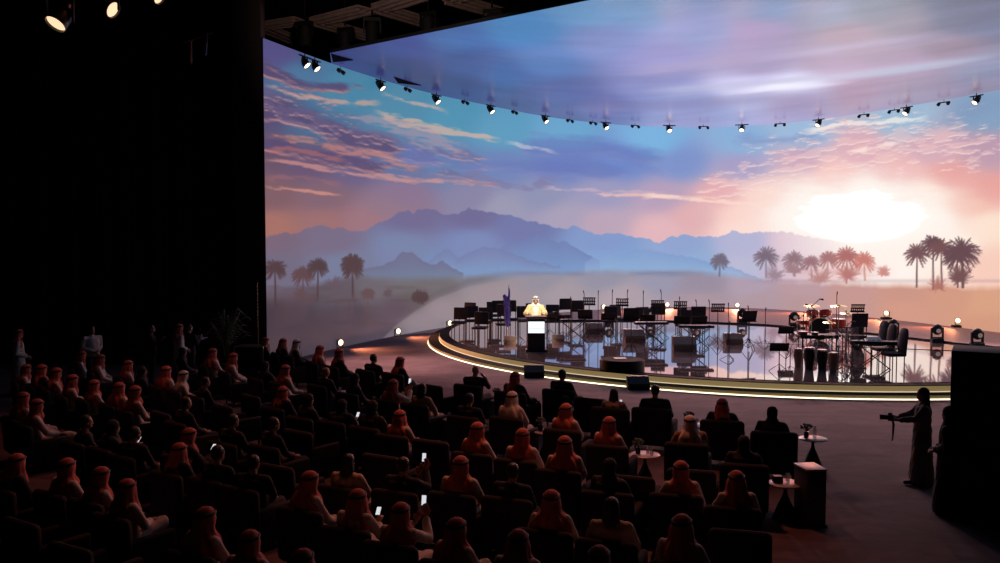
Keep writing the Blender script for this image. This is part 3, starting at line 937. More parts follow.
# ------------------------------------------------------------------ stage equipment
def tripod(mb, h=.35, r=.32):
    for k in range(3):
        a = k * 2 * PI / 3 + .4
        mb.cyl((0, 0, h), (r * math.cos(a), r * math.sin(a), .01), .012, n=6)
    return mb
def mk_stand(h=1.25, tilt=.35):
    def f():
        r = empty('music_stand')
        MB().cyl((0, 0, .05), (0, 0, h - .1), .016, n=8).build('pole', M['metal'], r)
        tripod(MB()).build('tripod', M['metal'], r)
        d = MB(); rot = Matrix.Rotation(tilt, 3, 'X')
        for i in range(7):
            d.box(rot @ Vector((-.21 + i * .07, 0, 0)) + Vector((0, 0, h)), (.045, .012, .30), rot)
        for q in (-.14, -.02, .14):
            d.box(rot @ Vector((0, 0, q)) + Vector((0, 0, h)), (.50, .014, .05), rot)
        d.box(rot @ Vector((0, -.03, -.165)) + Vector((0, 0, h)), (.50, .07, .015), rot)
        d.build('desk', M['metal'], r, smooth=False)
        return r
    return f
def mk_solid_stand(h=1.1, w=.56, hh=.34):
    def f():
        r = empty('music_stand')
        MB().cyl((0, 0, .05), (0, 0, h - .1), .016, n=8).build('pole', M['metal'], r)
        tripod(MB()).build('tripod', M['metal'], r)
        rot = Matrix.Rotation(.3, 3, 'X')
        MB().box((0, 0, h), (w, .02, hh), rot, bevel=.006).box(rot @ Vector((0, -.04, -hh / 2)) + Vector((0, 0, h)), (w, .08, .015), rot).build('desk', M['black'], r, smooth=False)
        return r
    return f
tall_stand, low_stand = Proto(mk_stand(1.5)), Proto(mk_solid_stand(1.08))
def mk_mic(h=1.75, boom=0.0):
    def f():
        r = empty('microphone_stand')
        m = MB().cyl((0, 0, .02), (0, 0, h if not boom else h * .72), .014, n=8)
        m.build('pole', M['metal'], r)
        tripod(MB(), .25, .3).build('tripod', M['metal'], r)
        if boom:
            MB().cyl((-.35, 0, h * .55), (boom, 0, h * 1.02), .012, n=8).build('boom', M['metal'], r)
            MB().caps([(boom, 0, h * 1.02), (boom + .12, 0, h * 1.01)], [.018, .035]).build('microphone', M['metal'], r)
        else:
            MB().caps([(0, 0, h), (.03, .03, h + .13)], [.016, .022]).build('microphone', M['metal'], r)
        return r
    return f
micp, boomp = Proto(mk_mic()), Proto(mk_mic(1.9, .6))
def mk_bchair(fab='bandchair', hb=.92):
    def f():
        r = empty('band_chair')
        MB().box((0, 0, .45), (.46, .44, .07), bevel=.02).build('seat', M[fab], r)
        MB().box((0, -.23, hb - .19), (.46, .06, .40), Matrix.Rotation(.12, 3, 'X'), bevel=.025).build('backrest', M[fab], r)
        for sx in (-1, 1):
            for sy in (-1, 1):
                top = .42 if sy > 0 else hb - .3
                MB().cyl((sx * .2, sy * .2, 0), (sx * .2, sy * .2 - (0 if sy > 0 else .01), top), .014, n=6).build('leg', M['metal'], r)
        return r
    return f
bchair, tchair = Proto(mk_bchair()), Proto(mk_bchair('bandchair', 1.12))
def mk_wedge(m='black'):
    def f():
        r = empty('monitor_speaker')
        mb = MB(); s = [(-.2, 0), (.22, 0), (.22, .14), (-.06, .36), (-.2, .36)]
        A = [mb.bm.verts.new((-.31, y, z)) for y, z in s]; B = [mb.bm.verts.new((.31, y, z)) for y, z in s]
        mb.bm.faces.new(A); mb.bm.faces.new(B[::-1])
        for i in range(5):
            mb.bm.faces.new((A[i], A[(i + 1) % 5], B[(i + 1) % 5], B[i]))
        mb.build('cabinet', M[m], r, smooth=False)
        rot = Matrix.Rotation(-.665, 3, 'X')
        MB().box((0, .085, .262), (.56, .30, .015), rot).build('grille', M['black'] if m == 'black' else M['brown'], r, smooth=False)
        return r
    return f
wedge, bwedge = Proto(mk_wedge()), Proto(mk_wedge('brown'))
def mk_mhead():
    r = empty('moving_head_lamp')
    MB().box((0, 0, .08), (.42, .34, .16), bevel=.03).build('base', M['black'], r)
    MB().box((-.2, 0, .34), (.06, .12, .42), bevel=.02).box((.2, 0, .34), (.06, .12, .42), bevel=.02).box((0, 0, .17), (.44, .12, .05)).build('yoke', M['black'], r)
    MB().ball((0, 0, .48), (.19, .19, .21)).build('lamp_head', M['black'], r)
    MB().lathe([(0, 0), (.085, 0), (.08, .02), (0, .035)], (0, -.175, .44), rot=Matrix.Rotation(PI / 2, 3, 'X')).build('lens', M['mhface'], r)
    return r
mhead = Proto(mk_mhead)
def mk_flood():
    r = empty('floor_lamp')
    MB().box((0, .02, .02), (.3, .2, .03)).box((-.17, 0, .2), (.025, .06, .36)).box((.17, 0, .2), (.025, .06, .36)).build('bracket', M['metal'], r, smooth=False)
    MB().lathe([(0, .2), (.10, .2), (.15, .08), (.16, -.1), (.145, -.1), (.145, -.07), (0, -.07)], (0, 0, .28), rot=Matrix.Rotation(-PI / 2, 3, 'X')).build('lamp_body', M['metal'], r)
    MB().lathe([(0, -.075), (.142, -.075), (.142, -.085), (0, -.10)], (0, 0, .28), rot=Matrix.Rotation(-PI / 2, 3, 'X')).build('lens', M['uplens'], r)
    return r
flood = Proto(mk_flood)

def face_cam(p, j=0):
    return math.atan2(-p.x, p.y) * -1 * 0 + j    # kept parallel to the hall

# warm floor lamps along the foot of the screen
WARM = (1, .33, .15)
for x, y, z, lab in ((339, 341.5, 0, 'warm floor lamp at the screen foot, furthest left'), (397, 330, 0, 'warm floor lamp at the screen foot, left of the stage'), (449, 322.5, 0, 'warm floor lamp behind the leftmost band chairs'),
                     (603.5, 304.5, .0, 'warm floor lamp behind the stage between two raised music stands'), (667.5, 303.5, .0, 'warm floor lamp behind the stage centre'), (738, 303.5, .0, 'warm floor lamp behind the stage, right of centre'),
                     (812, 305.5, .0, 'warm floor lamp behind the drum kit'), (888, 312, .0, 'warm floor lamp behind the tall chairs on the right'), (960, 319.5, .0, 'warm floor lamp at the screen foot, furthest right')):
    k = int(np.argmin([abs(x - c) for c in cols_px]))
    w = plan[k]; t = (plan[min(k + 5, NC - 1)] - plan[max(k - 5, 0)]).normalized()
    inn = Vector((t.y, -t.x, 0))
    loc = w + inn * .75
    # keep the lamp on the sight line it has in the photo
    dd = loc.y
    zl = max(0, CH - (y - 235) * dd / F - .28)
    loc.x = (x - 500) / F * dd
    loc.z = 0
    rz = 0
    if zl > .08:
        s_ = MB().box((0, 0, zl / 2), (.5, .4, zl - .004), bevel=.01).build('lamp_riser_box', M['black']); s_.location = loc
        tag(s_, 'black riser box under the ' + lab, 'box', 'boxes under the warm floor lamps')
        loc = loc + Vector((0, 0, zl))
    flood.place(loc, math.atan2(inn.x, -inn.y) * .6, lab, 'floor lamp', 'warm floor lamps along the screen', .8)
    light('warm_light', 'SPOT', loc + Vector((inn.x * .30, inn.y * .30, .36)), 620, WARM, loc + inn * 8 + Vector((0, 0, 1.2)), .12, 115, 1)

# raised music stands: (desk px, desk py, feet py)
for x, y, fy, lab in ((589, 301, 337, 'slotted black music stand raised high right of the speaker'), (622, 302, 338, 'slotted black music stand just right of the leftmost rear lamp'), (657, 304, 342, 'slotted black music stand left of the centre rear lamp'),
                      (680, 305, 343, 'slotted black music stand right of the centre rear lamp'), (717.5, 307.5, 346, 'slotted black music stand standing alone left of the right-centre lamp'), (857, 308, 345, 'tilted black music stand above the percussion'),):
    p = SPC(x, fy, .27)
    hgt = CH - (y - 235) * p.y / F - ZS
    tall_stand.place(p, random.uniform(-.15, .15), lab, 'music stand', 'raised slotted music stands', (1, 1, hgt / 1.5))
for x, y, fy, lab in ((585, 314, 343, 'plain black music stand below the raised one right of the speaker'), (608, 316.5, 338, 'low black music stand, left one of the pair behind a floor wedge'), (631, 314, 354, 'greyish tilted music stand on a long pole near the stage front'),
                      (647, 318, 341, 'black music stand behind the left keyboard'), (681.5, 320, 346, 'wide black music stand right of the left keyboard'), (699.5, 320, 345, 'black music stand left of the lone slotted stand'),
                      (749, 316, 350, 'black music stand right of the beige wedge'), (786, 330, 352, 'tilted black music stand left of the drum kit'), (779, 347, 372, 'wide black music stand nearest the front beside the congas'),
                      (563, 318, 338, 'black music stand close behind the speaker on his left'), (549, 316, 336, 'dark music stand half hidden behind the speaker')):
    p = SPC(x, fy, .27)
    hgt = CH - (y - 235) * p.y / F - ZS
    low_stand.place(p, random.uniform(-.25, .25), lab, 'music stand', 'plain black music stands', (1, 1, hgt / 1.08))
for i, (x, y, fy) in enumerate(((584, 291, 334), (598, 291, 335), (612, 290, 333), (627, 290, 336), (643, 291, 337), (661, 290, 338), (679, 297, 337), (696, 300, 340), (709, 300, 341), (728, 303, 345), (748, 306, 343), (765, 308, 345), (836, 292, 342), (729, 322, 360), (571, 297, 334), (520, 307, 341))):
    p = SPC(x, fy, .2)
    hgt = CH - (y - 235) * p.y / F - ZS
    side = ('first', 'second', 'third', 'fourth', 'fifth', 'sixth', 'seventh', 'eighth', 'ninth', 'tenth', 'eleventh', 'twelfth')
    lab = ('thin upright microphone stand, %s from the left among the rear row' % side[i]) if i < 12 else ('thin tall microphone stand rising behind the red drums', 'thin microphone stand in front of the beige wedge',
           'thin microphone stand just right of the speaker', 'thin microphone stand between the blue flag and the lectern')[i - 12]
    micp.place(p, random.uniform(0, 2), lab, 'microphone stand', 'thin upright microphone stands', (1, 1, hgt / 1.88))
for x, y, fy, rz, lab in ((803, 299, 352, .2, 'microphone boom stand reaching up left of the red drums'), (826, 305, 358, 2.4, 'microphone boom stand over the congas'), (845, 312, 362, 1.2, 'microphone boom stand in the percussion cluster'), (852, 330, 372, 2.9, 'low microphone boom stand at the front of the percussion'),
                          (836, 322, 366, .4, 'microphone boom stand leaning across the percussion cluster'), (842, 318, 370, 2.0, 'microphone boom stand right of the conga drums'), (838, 334, 376, 3.6, 'low microphone boom stand close to the stage edge by the congas'), (848, 326, 358, 4.4, 'microphone boom stand left of the instrument case'), (790, 340, 370, 1.0, 'low microphone boom stand left of the conga drums'), (572, 312, 344, 2.8, 'microphone boom stand beside the lectern foot'), (655, 318, 350, 2.6, 'microphone boom stand crossing the left keyboard'), (692, 326, 352, .3, 'microphone boom stand crossing the right keyboard')):
    p = SPC(x, fy, .22)
    hgt = CH - (y - 235) * p.y / F - ZS
    boomp.place(p, rz, lab, 'microphone stand', 'microphone boom stands', (1, 1, hgt / 1.95))

# band chairs: (px of back, py top, feet py)
for x, fy, kind, lab in ((459, 336, 0, 'black band chair at the far left end of the stage'), (472, 334, 0, 'black band chair second from the left end of the stage'), (485, 336, 0, 'black band chair third from the left end of the stage'),
                         (480, 342, 0, 'black band chair in front of the left group'), (497, 333, 1, 'tall black band chair left of the blue flag'), (503, 338, 1, 'tall black band chair beside the blue flag'), (511, 333, 1, 'tall black band chair directly behind the blue flag'),
                         (524, 334, 0, 'black band chair between flag and speaker'), (553, 332, 0, 'black band chair immediately right of the speaker'), (563, 330, 1, 'tall black band chair with a raised back right of the speaker'), (576, 333, 1, 'tall black band chair left of the raised stands'),
                         (610, 334, 0, 'black band chair left one below the leftmost rear lamp'), (619, 335, 0, 'black band chair right one below the leftmost rear lamp'), (659, 338, 1, 'tall black band chair behind the left keyboard'), (697, 341, 1, 'tall black band chair behind the right keyboard'),
                         (645, 336, 0, 'black band chair at the left side of the left keyboard'), (683, 339, 0, 'black band chair between the two keyboards'), (856, 352, 1, 'tall black padded chair at the percussion'),
                         (467, 329, 0, 'black band chair in the rear of the left group'), (494, 328, 0, 'black band chair in the rear row left of the flag'), (534, 330, 0, 'black band chair hidden behind the speaker')):
    p = SPC(x, fy, .3)
    (tchair if kind else bchair).place(p, PI + random.uniform(-.5, .5) if kind == 0 else random.uniform(-.4, .4), lab, 'chair', 'black band chairs on the stage', 1.22)

# three tall padded chairs at the right seen from the side
def mk_tall():
    r = empty('padded_chair')
    MB().box((0, 0, .48), (.46, .5, .10), bevel=.035).build('seat', M['bandchair'], r)
    MB().loft([((0, -.24, .46), .20, .05, 0), ((0, -.25, .75), .22, .06, 0), ((0, -.28, 1.02), .22, .055, 0), ((0, -.30, 1.14), .17, .04, 0), ((0, -.305, 1.17), .09, .02, 0)]).build('backrest', M['bandchair'], r)
    for sx in (-1, 1):
        for sy in (-1, 1):
            MB().cyl((sx * .19, sy * .2, 0), (sx * .19, sy * .2, .45), .016, n=6).build('leg', M['metal'], r)
    return r
tallc = Proto(mk_tall)
for x, fy, lab in ((874, 361, 'high-backed padded chair, left one of the three on the right'), (882, 366, 'high-backed padded chair, middle one of the three on the right'), (893, 372, 'high-backed padded chair nearest the stage front on the right')):
    tallc.place(SPC(x, fy, .27), PI / 2 + .1, lab, 'chair', 'padded chairs seen from the side', 1.12)

# keyboards on X stands
def mk_xstand(w=.9, h=.72):
    r = empty('keyboard_stand')
    m = MB()
    for y in (-.16, .16):
        m.cyl((-w / 2, y, 0), (w / 2, y, h), .016, n=6).cyl((w / 2, y, 0), (-w / 2, y, h), .016, n=6)
    m.cyl((0, -.2, h / 2), (0, .2, h / 2), .02)
    m.build('cross_frame', M['metal'], r)
    MB().cyl((-w / 2, -.2, h), (-w / 2, .2, h), .018).cyl((w / 2, -.2, h), (w / 2, .2, h), .018).build('rest_bar', M['metal'], r)
    return r
xst = Proto(mk_xstand)
def mk_keys():
    r = empty('keyboard')
    MB().box((0, 0, .05), (1.25, .36, .09), bevel=.015).build('body', M['black'], r)
    MB().box((0, -.06, .10), (1.1, .16, .015)).build('keys', M['paper'], r)
    k = MB()
    for i in range(32):
        if i % 7 not in (2, 6):
            k.box((-.53 + i * .0345, -.03, .115), (.017, .1, .014))
    k.build('black_keys', M['black'], r)
    return r
keysp = Proto(mk_keys)
for x, fy, rz, ks, lab in ((651, 343, .05, 1, 'left of the centre stands'), (696, 347, -.1, 1, 'right of the centre stands'), (874, 366, -.25, 1.15, 'beside the padded chairs'), (573, 339, .1, .8, 'right of the lectern')):
    p = SPC(x, fy, .42)
    if x == 874: KB = p.copy()
    xst.place(p, rz, 'black X-shaped keyboard stand ' + lab, 'keyboard stand', 'keyboard stands')
    keysp.place(p + Vector((0, 0, .74)), rz, 'flat black electronic keyboard ' + lab, 'keyboard', 'keyboards on the stage', ks)
o = MB().box((0, 0, .14), (.42, .01, .26), Matrix.Rotation(-.9, 3, 'X')).build('sheet_music', M['paper'])
o.location = KB + Vector((0, .0, .735)); tag(o, 'white sheet music lying on the keyboard beside the padded chairs', 'sheet music')

# wooden wedges on the floor with mirrored image
for x, fy, s, lab in ((594, 334, 1.15, 'brown wooden floor wedge below the leftmost raised stand'), (634, 338, 1.25, 'brown wooden floor wedge left of the left keyboard'), (684, 344, 1.3, 'brown wooden floor wedge between the keyboards'), (733, 345, 1.05, 'beige brown floor wedge standing alone right of centre'),
                      (510, 343, .7, 'brown floor wedge left of the lectern foot'), (558, 341, .7, 'brown floor wedge right of the lectern foot')):
    bwedge.place(SPC(x, fy, .3), PI + random.uniform(-.1, .1), lab, 'floor wedge', 'brown floor wedges', s)
# conductor's podium
r = empty('conductor_podium', SP(622, 369))
MB().lathe([(0, 0), (.68, 0), (.68, .26), (.66, .30), (0, .30)], n=40).build('drum_base', M['black'], r)
MB().lathe([(0, .301), (.64, .301), (.64, .312), (0, .312)], n=40).build('top_mat', M['tread'], r)
tag(r, 'low round black podium for the conductor near the stage front', 'podium')
p = MB().box((0, 0, .004), (.36, .26, .008)).build('sheet_music', M['paper']); p.location = SP(622, 369) + Vector((-.05, .12, .313)); p.rotation_euler = (0, 0, .1)
tag(p, 'white sheet music lying on the round podium', 'sheet music')

# drum kit
rx90 = Matrix.Rotation(PI / 2, 3, 'X')
def drum(name, loc, r, d, shell, label, rot=None, rz=0, z=0, legs=False, hoop='chrome', group=None):
    e = empty(name, loc, rz)
    rot = rot or Matrix.Identity(3)
    zc = Vector((0, 0, z))
    MB().lathe([(0, -d / 2), (r, -d / 2), (r, d / 2), (0, d / 2)], zc, 28, rot).build('shell', M[shell], e)
    MB().lathe([(0, 0), (r * .98, 0), (r * .98, .012), (0, .014)], zc + rot @ Vector((0, 0, d / 2)), 28, rot).build('drum_head', M['black' if name == 'bass_drum' else 'drumhead'], e)
    h = MB()
    for q in (-d / 2, d / 2 - .03):
        h.lathe([(r * .985, 0), (r * 1.05, 0), (r * 1.05, .035), (r * .985, .035)], zc + rot @ Vector((0, 0, q)), 28, rot)
    h.build('hoop', M[hoop], e)
    if legs:
        l = MB()
        for k in range(3):
            a = k * 2 * PI / 3
            l.cyl((r * 1.02 * math.cos(a), r * 1.02 * math.sin(a), z + .1), (r * 1.2 * math.cos(a), r * 1.2 * math.sin(a), 0), .014, n=6)
        l.build('legs', M['chrome'], e)
    return tag(e, label, 'drum', group)
base = SP(818, 340)
drum('bass_drum', base, .42, .42, 'red', 'large bass drum with a yellow green hoop lying on its side', rx90, 0, .45, hoop='yellow')
drum('tom_drum', base + Vector((-.24, .02, 0)), .21, .24, 'red', 'small bright red tom drum, left one above the bass drum', Matrix.Rotation(-.25, 3, 'X'), 0, 1.02, True, group='red tom drums')
drum('tom_drum', base + Vector((.27, .02, 0)), .23, .26, 'red', 'small bright red tom drum, right one above the bass drum', Matrix.Rotation(-.25, 3, 'X'), 0, 1.02, True, group='red tom drums')
drum('floor_tom', base + Vector((.75, -.12, 0)), .27, .42, 'red', 'red floor tom standing right of the bass drum', None, 0, .62, True)
drum('snare_drum', base + Vector((-.55, .3, 0)), .19, .15, 'red', 'shallow red snare drum left of the bass drum', None, 0, .66, True)
def mk_cym():
    r = empty('cymbal_stand')
    tripod(MB().cyl((0, 0, .1), (0, 0, 1.3), .013, n=6), .4, .3).build('stand', M['chrome'], r)
    MB().lathe([(0, .03), (.04, .025), (.06, .0), (.27, -.03), (.27, -.035), (.06, -.006), (0, -.006)], (0, 0, 1.31), 28, Matrix.Rotation(.12, 3, 'X')).build('cymbal', M['brass'], r)
    return r
cym = Proto(mk_cym)
for x, fy, s, lab in ((811, 344, 1.12, 'brass cymbal on a stand left above the bass drum'), (838, 345, 1.12, 'brass cymbal on a stand right above the bass drum'), (847, 350, 1.0, 'brass cymbal on a stand by the padded chair'), (829, 352, .8, 'low brass cymbal on a stand among the congas')):
    cym.place(SP(x, fy), 0, lab, 'cymbal', 'cymbals on stands', s)
def conga(x, fy, s, m, label):
    e = empty('conga_drum', SP(x, fy))
    e.scale = (s, s, s)
    MB().lathe([(0, 0), (.13, 0), (.15, .2), (.19, .45), (.17, .68), (.155, .72), (0, .72)]).build('shell', M[m], e)
    MB().lathe([(0, .722), (.16, .722), (.16, .735), (0, .74)]).build('drum_head', M['drumhead'], e)
    MB().lathe([(.15, .66), (.17, .66), (.17, .715), (.15, .715)]).build('hoop', M['chrome'], e)
    tag(e, label, 'drum', 'conga drums')
conga(798, 366, .75, 'brown', 'brown conga drum left in the percussion group')
conga(809, 369, .9, 'black', 'black conga drum second from the left in the percussion group')
conga(822, 370, .85, 'black', 'black conga drum third from the left in the percussion group')
conga(833, 372, .8, 'brown', 'brown conga drum nearest the front in the percussion group')
e = empty('percussion_table', SP(817, 361))
MB().box((0, 0, .84), (1.3, .6, .05), bevel=.01).box((0, 0, .78), (1.2, .5, .06)).build('table_top', M['black'], e)
for sx in (-1, 1):
    for sy in (-1, 1):
        MB().cyl((sx * .55, sy * .2, 0), (sx * .55, sy * .2, .78), .02, n=6).build('leg', M['metal'], e)
tag(e, 'black percussion table behind the conga drums', 'table')
for i, (dx, s, lab) in enumerate(((-.5, .8, 'small pale hand drum at the left end of the percussion table'), (-.1, .6, 'small pale hand drum in the middle of the percussion table'))):
    e = empty('hand_drum', SP(817, 361) + Vector((dx, -.05, .867)))
    e.scale = (s, s, s)
    MB().lathe([(0, 0), (.17, 0), (.2, .12), (0, .12)]).build('shell', M['brown'], e)
    MB().lathe([(0, .121), (.2, .121), (.19, .135), (0, .135)]).build('drum_head', M['drumhead'], e)
    tag(e, lab, 'drum', 'hand drums')
e = empty('wind_chimes', SP(846, 368))
tripod(MB().cyl((0, 0, .1), (0, 0, 1.25), .014, n=6)).cyl((-.4, 0, 1.25), (.4, 0, 1.25), .016, n=6).build('stand', M['metal'], e)
w = MB()
for i in range(22):
    w.cyl((-.38 + i * .035, 0, 1.23), (-.38 + i * .035, 0, 1.05 - i * .02), .008, n=6)
w.build('chime_bars', M['chrome'], e)
tag(e, 'hanging bar chimes on a stand at the right of the percussion', 'chimes')
e = empty('double_bass_case', SP(857, 349))
MB().loft([((0, 0, 0), .16, .12, 0), ((0, 0, .3), .27, .16, 0), ((0, 0, .65), .22, .14, 0), ((0, 0, 1.0), .24, .14, 0), ((0, 0, 1.2), .12, .09, 0), ((0, 0, 1.5), .07, .06, 0)], power=2.4).build('case_body', M['black'], e)
MB().box((0, -.15, .8), (.12, .03, .04), bevel=.01).build('handle', M['metal'], e)
e.scale = (1, 1, .85)
tag(e, 'upright dark instrument case under the tilted music stand', 'instrument case')

# moving head lamps along the cable and at the rear
for x, fy, lab in ((650.5, 322, 'black moving head lamp at the rear left of centre'), (696, 323, 'black moving head lamp at the rear right of centre'), (742, 323, 'black moving head lamp behind the music stand right of centre'), (794, 327, 'black moving head lamp left of the drum kit'),
                   (893, 336, 'black moving head lamp right of the padded chairs'), (937, 342, 'black moving head lamp left of the tall black cabinet'), (977, 347, 'black moving head lamp partly above the tall black cabinet'), (609, 322, 'black moving head lamp at the rear below the leftmost rear lamp')):
    p = SPC(x, fy, .22)
    mhead.place(p, random.uniform(-.2, .2), lab, 'stage lamp', 'moving head lamps on the stage rear', 1.0)

# monitor speakers on the carpet in front of the steps
for x, y, lab in ((534, 376, 'small black monitor speaker on the carpet at the step, left'), (638, 388, 'small black monitor speaker on the carpet at the step, centre')):
    wedge.place(P(x, y + 1, 0), PI + .0, lab, 'speaker', 'monitor speakers before the steps', 1.0)

# lectern
e = empty('lectern', SP(536, 351))
MB().box((0, 0, .04), (.74, .5, .08), bevel=.01).build('base', M['black'], e)
MB().box((0, 0, .6), (.62, .4, 1.06), bevel=.015).build('body', M['black'], e)
MB().box((0, 0, 1.2), (.74, .52, .06), Matrix.Rotation(.0, 3, 'X'), bevel=.015).build('top', M['black'], e)
s_ = MB().box((0, -.225, .86), (.62, .04, .46), bevel=.008).build('screen_frame', M['black'], e)
MB().box((0, -.25, .86), (.57, .012, .40)).build('screen', M['lscreen'], s_)['label'] = 'bright white lit screen'
t = MB()
rr = random.Random(3)
x = -.26
while x < .25:
    w_ = rr.uniform(.02, .06)
    t.box((x + w_ / 2, -.258, .81), (w_, .004, .018)); x += w_ + .012
t.build('text_line', M['ltext'], s_)
tag(e, 'black lectern with a bright white front screen', 'lectern')
mc = MB().tube([(0, 0, 0), (0, .02, .12), (0, .10, .2)], .006).caps([(0, .10, .2), (0, .14, .21)], [.01, .014]).build('microphone', M['metal'])
mc.location = SP(536, 351) + Vector((.18, -.1, 1.231)); tag(mc, 'thin gooseneck microphone on the lectern top', 'microphone')

# flag on a pole, left of the speaker
e = empty('flag', SP(508, 341))
MB().lathe([(0, 0), (.2, 0), (.18, .04), (.03, .07), (0, .07)]).build('base', M['brass'], e)
MB().cyl((0, 0, .06), (0.03, 0, 2.05), .016, n=8).cyl((.03, 0, 2.05), (.04, 0, 2.2), .012, .001).build('pole', M['metal'], e)
f = MB()
f.loft([((-.02, 0, .55), .06, .05, 0), ((-.02, 0, .8), .11, .07, 0), ((-.03, 0, 1.2), .12, .07, 0), ((-.06, 0, 1.55), .11, .06, 0), ((-.13, 0, 1.75), .09, .05, 0), ((-.14, 0, 1.8), .03, .02, 0)], power=1.6)
f.loft([((.0, 0, 1.1), .06, .05, 0), ((.03, 0, 1.6), .05, .05, 0), ((.05, 0, 2.02), .03, .03, 0)], power=1.6)
me = remeshed(f, 'flag_cloth', M['flag'], .02, 3, .02, 14)
link('flag_cloth', me, e)
tag(e, 'furled blue violet flag on a pole left of the lectern', 'flag')
# ------------------------------------------------------------------ people
def V(*a): return Vector(a)
POSES = {}
def seated(**kw):
    d = dict(pel=V(0, -.12, .52), waist=V(0, -.15, .70), chest=V(0, -.17, .88), neck=V(0, -.15, 1.04), head=V(0, -.115, 1.185),
             sh=.185, hipw=.09, kneeL=V(-.13, .36, .53), kneeR=V(.13, .36, .53), ankL=V(-.14, .40, .09), ankR=V(.14, .40, .09), toeL=V(-.15, .58, .04), toeR=V(.15, .58, .04),
             elL=V(-.27, -.06, .74), elR=V(.27, -.06, .74), wrL=V(-.12, .18, .62), wrR=V(.12, .18, .62), hdL=V(.25, .95, -.1), hdR=V(-.25, .95, -.1))
    d.update(kw)
    return d
POSES['lap'] = seated()
POSES['arm'] = seated(elL=V(-.31, -.05, .70), elR=V(.31, -.05, .70), wrL=V(-.32, .20, .66), wrR=V(.31, .20, .66), hdL=V(0, 1, -.15), hdR=V(0, 1, -.15))
POSES['cross'] = seated(kneeR=V(.02, .38, .63), ankR=V(-.28, .52, .40), toeR=V(-.36, .66, .36), wrR=V(.03, .20, .70), wrL=V(-.16, .16, .64))
POSES['stretch'] = seated(kneeL=V(-.10, .42, .55), kneeR=V(.08, .44, .58), ankL=V(-.08, .80, .28), ankR=V(.06, .84, .30), toeL=V(-.1, .92, .38), toeR=V(.08, .96, .40), elR=V(.29, 0, .72), wrR=V(.16, .22, .66))
POSES['phone'] = seated(elR=V(.27, .08, .86), wrR=V(.13, .27, 1.06), hdR=V(-.1, .35, .93), elL=V(-.25, .06, .80), wrL=V(.0, .26, .98), hdL=V(.3, .4, .85))
POSES['look'] = seated(elR=V(.25, .02, .74), wrR=V(.10, .22, .80), hdR=V(-.2, .75, .6), head=V(0, -.09, 1.175))
POSES['chin'] = seated(elR=V(.25, .06, .80), wrR=V(.13, .08, 1.02), hdR=V(-.4, -.5, .75), elL=V(-.27, .0, .74))
POSES['stand'] = dict(pel=V(0, 0, .95), waist=V(0, 0, 1.12), chest=V(0, -.01, 1.30), neck=V(0, -.01, 1.48), head=V(0, .015, 1.63), sh=.19, hipw=.09,
                      kneeL=V(-.10, .02, .50), kneeR=V(.10, .02, .50), ankL=V(-.11, -.02, .09), ankR=V(.11, -.02, .09), toeL=V(-.13, .16, .04), toeR=V(.13, .16, .04),
                      elL=V(-.27, -.03, 1.14), elR=V(.27, -.03, 1.14), wrL=V(-.07, .18, 1.02), wrR=V(.07, .20, 1.04), hdL=V(.6, .7, -.3), hdR=V(-.6, .7, -.3))
POSES['speak'] = dict(POSES['stand'], elL=V(-.33, .02, 1.18), elR=V(.33, .02, 1.18), wrL=V(-.24, .26, 1.22), wrR=V(.24, .26, 1.22), hdL=V(.1, .95, 0), hdR=V(-.1, .95, 0))
POSES['film'] = dict(POSES['stand'], elL=V(-.25, .12, 1.22), wrL=V(-.12, .40, 1.16), hdL=V(.2, .95, .1), elR=V(.25, .14, 1.24), wrR=V(.06, .40, 1.18), hdR=V(-.2, .95, .1), kneeL=V(-.10, .12, .50), ankL=V(-.11, .10, .09), toeL=V(-.12, .28, .04), ankR=V(.1, -.16, .10), kneeR=V(.1, -.04, .51), toeR=V(.1, .02, .05))
POSES['hold'] = dict(POSES['stand'], elR=V(.26, .08, 1.18), wrR=V(.12, .28, 1.32), hdR=V(-.2, .6, .75), elL=V(-.26, .06, 1.16), wrL=V(-.10, .28, 1.28), hdL=V(.2, .6, .75))

def hand(m, w, d, side, curl=.5):
    d = d.normalized()
    up = V(0, 0, 1) if abs(d.z) < .8 else V(0, 1, 0)
    s = d.cross(up).normalized(); n = s.cross(d).normalized()      # s: across the palm, n: back of the hand
    m.caps([w, w + d * .04, w + d * .085], [.026, .032, .034], 12)
    m.ball(w + d * .06, (.040, .040, .020), Matrix((s, d, n)).transposed())
    for i, (off, L) in enumerate(((-.032, .062), (-.011, .074), (.011, .070), (.032, .056))):
        a = w + d * .092 + s * off
        b = a + (d * .85 - n * curl * .5).normalized() * L * .5
        c = b + (d * (1 - curl) - n * curl).normalized() * L * .5
        m.caps([a - d * .02, a, b, c], [.011, .0105, .010, .0085], 8)
    t = w + d * .03 + s * (-.034 * side)
    m.caps([t, t + (d - s * side * .8).normalized() * .035, t + (d * 1.0 - s * side * .55 - n * .3).normalized() * .066], [.014, .012, .010], 8)

